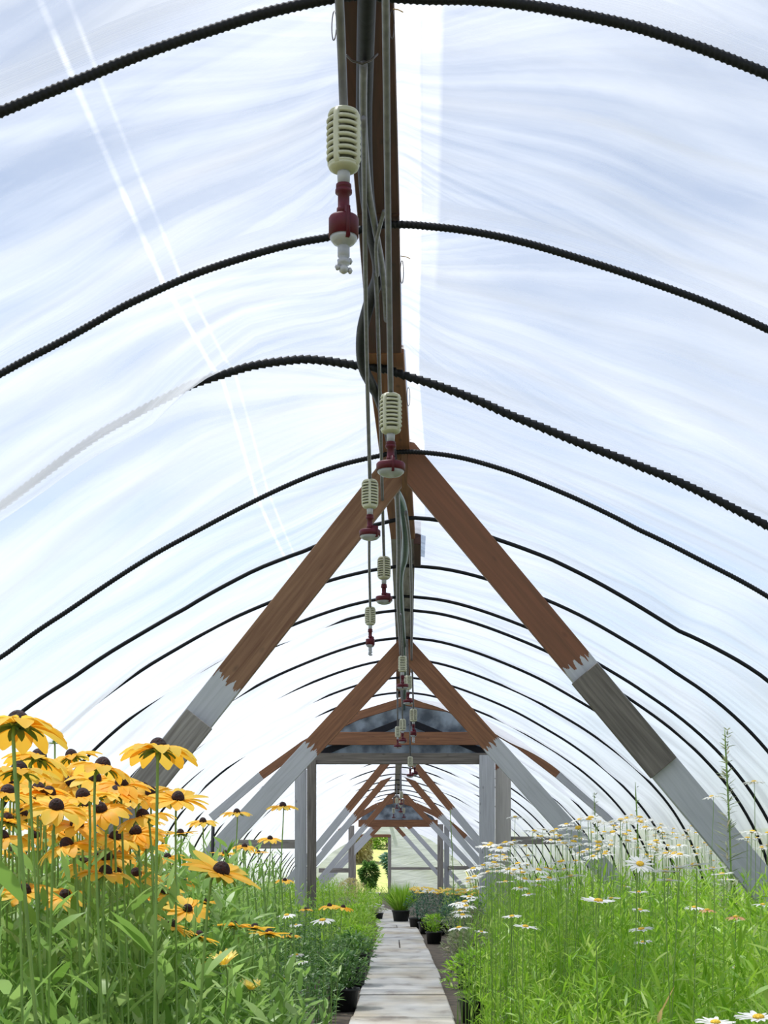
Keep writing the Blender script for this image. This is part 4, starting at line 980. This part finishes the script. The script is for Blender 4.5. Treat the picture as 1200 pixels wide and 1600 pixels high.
pot_plant(.75, 9.0, .38, 'leaf_b', 'dark blue-green bushy potted plant under the yellow flowers', .13, .18, .34, 1500)
pot_plant(.36, 9.0, .22, 'leaf_r', 'small leafy potted plant at the right edge of the path', .10, .15, .16, 400)
pot_plant(-.06, 12.6, .52, 'spike', 'upright yellow-green grassy plant in black pot where the path bends', .15, .22, .2, 650)
pot_plant(-.50, 13.2, .12, 'leaf_g', 'low white-flowering plant in a pot at the end of the visible path', .12, .14, .2, 200, ('dz2', 16))
pot_plant(-.95, 11.8, .30, 'leaf_g', 'pale grey-green potted plant left of the path bend', .14, .17, .26, 700)
pot_plant(-1.05, 14.5, .55, 'leaf_t', 'tan dry bushy potted plant below the far doorway', .16, .2, .35, 1300)
pot_plant(-.40, 6.6, .26, 'leaf_r', 'green bushy potted plant left of the path, behind the first black pot', .10, .16, .20, 700)
pot_plant(-.42, 7.5, .30, 'leaf_y', 'yellow-green potted plant left of the path', .10, .17, .2, 700)
pot_plant(-.60, 8.6, .34, 'leaf_r', 'farthest bright green potted plant of the row left of the path', .11, .17, .24, 800)
pot_plant(-.39, 5.6, .26, 'leaf_d', 'dark leafy plant in black pot, left of the path', .10, .17, .18, 600)
pot_plant(-.39, 4.7, .24, 'leaf_d', 'dark leafy plant in black pot, nearest on the left of the path', .10, .15, .17, 600)
for i, (px, d) in enumerate(((668, 10.4), (690, 10.2), (712, 10.0), (735, 9.8), (652, 11.4))):
    pot_plant(P(px, 0, d).x, d, .42, 'leaf_b', 'dark green potted plant topped with yellow flowers, in the row by the path bend', .13, .17, .2, 500, ('cup', 18))

# black stake and rolled sheeting by the left wall
s = tube('stake', [P(333, 1290, 4.2), (P(324, 1330, 4.2).x, 4.2 * K, 0)], .010, M['hose']); tag(s, 'short black stake standing before the left sheeting', 'stake')

# ------------------------------------------------------------------ outside: trees and a grassy bank behind the end wall
def tree(x, y, r, h, mat, label, trunk=.6, n=6000):
    e = empty('tree', (x, y * K, 0)); tag(e, label, 'tree', 'trees outside')
    tube('trunk', [(0, 0, 0), (.05, 0, h * .3), (0, 0, h * .7)], [.09 * r, .07 * r, .03 * r], M['bark'], e, 8)
    u = rng.normal(0, 1, (n, 3)); u /= np.linalg.norm(u, axis=1)[:, None]; rad = rng.uniform(.35, 1, n) ** .5
    b = u * rad[:, None] * np.array([r, r, (h - trunk) / 2]) * (1 + .18 * np.sin(u[:, :1] * 7 + u[:, 2:] * 5)); b[:, 2] += trunk + (h - trunk) / 2
    leaf_mesh('crown', [leaves(b, u, rng.uniform(.12, .28, n) * r ** .3, rng.uniform(.05, .12, n) * r ** .3, rng.uniform(0, .8, n))], M[mat], e)
tree(P(576, 0, 31).x, 31, .34, 1.22, 'leaf_d', 'dark leafy shrub outside the open doorway', .1, 3000)
tree(P(635, 0, 32).x, 32, 1.0, 2.1, 'leaf_b', 'dark shrub showing through the end wall right of the doorway', .1, 4000)
tree(P(556, 0, 42).x, 42, 1.1, 5.5, 'leaf_t', 'tan and green tree behind the shrub outside the doorway', .8, 6000)
tree(P(604, 0, 47).x, 47, 1.8, 4.0, 'leaf_y', 'sunlit yellow-green tree outside the doorway', .2, 8000)
rows = [[(xx, yy, -.1 + (np.clip((yy - 34) / 20, 0, 1) * 4.0) + .2 * math.sin(xx * .5)) for xx in np.linspace(-40, 40, 30)] for yy in np.linspace(32, 70, 16)]
rows = [[(a, b * K, c) for a, b, c in r] for r in rows]
tag(quadstrip('bank', rows, M['grass']), 'sunlit grassy bank behind the greenhouse', 'bank', kind='structure')
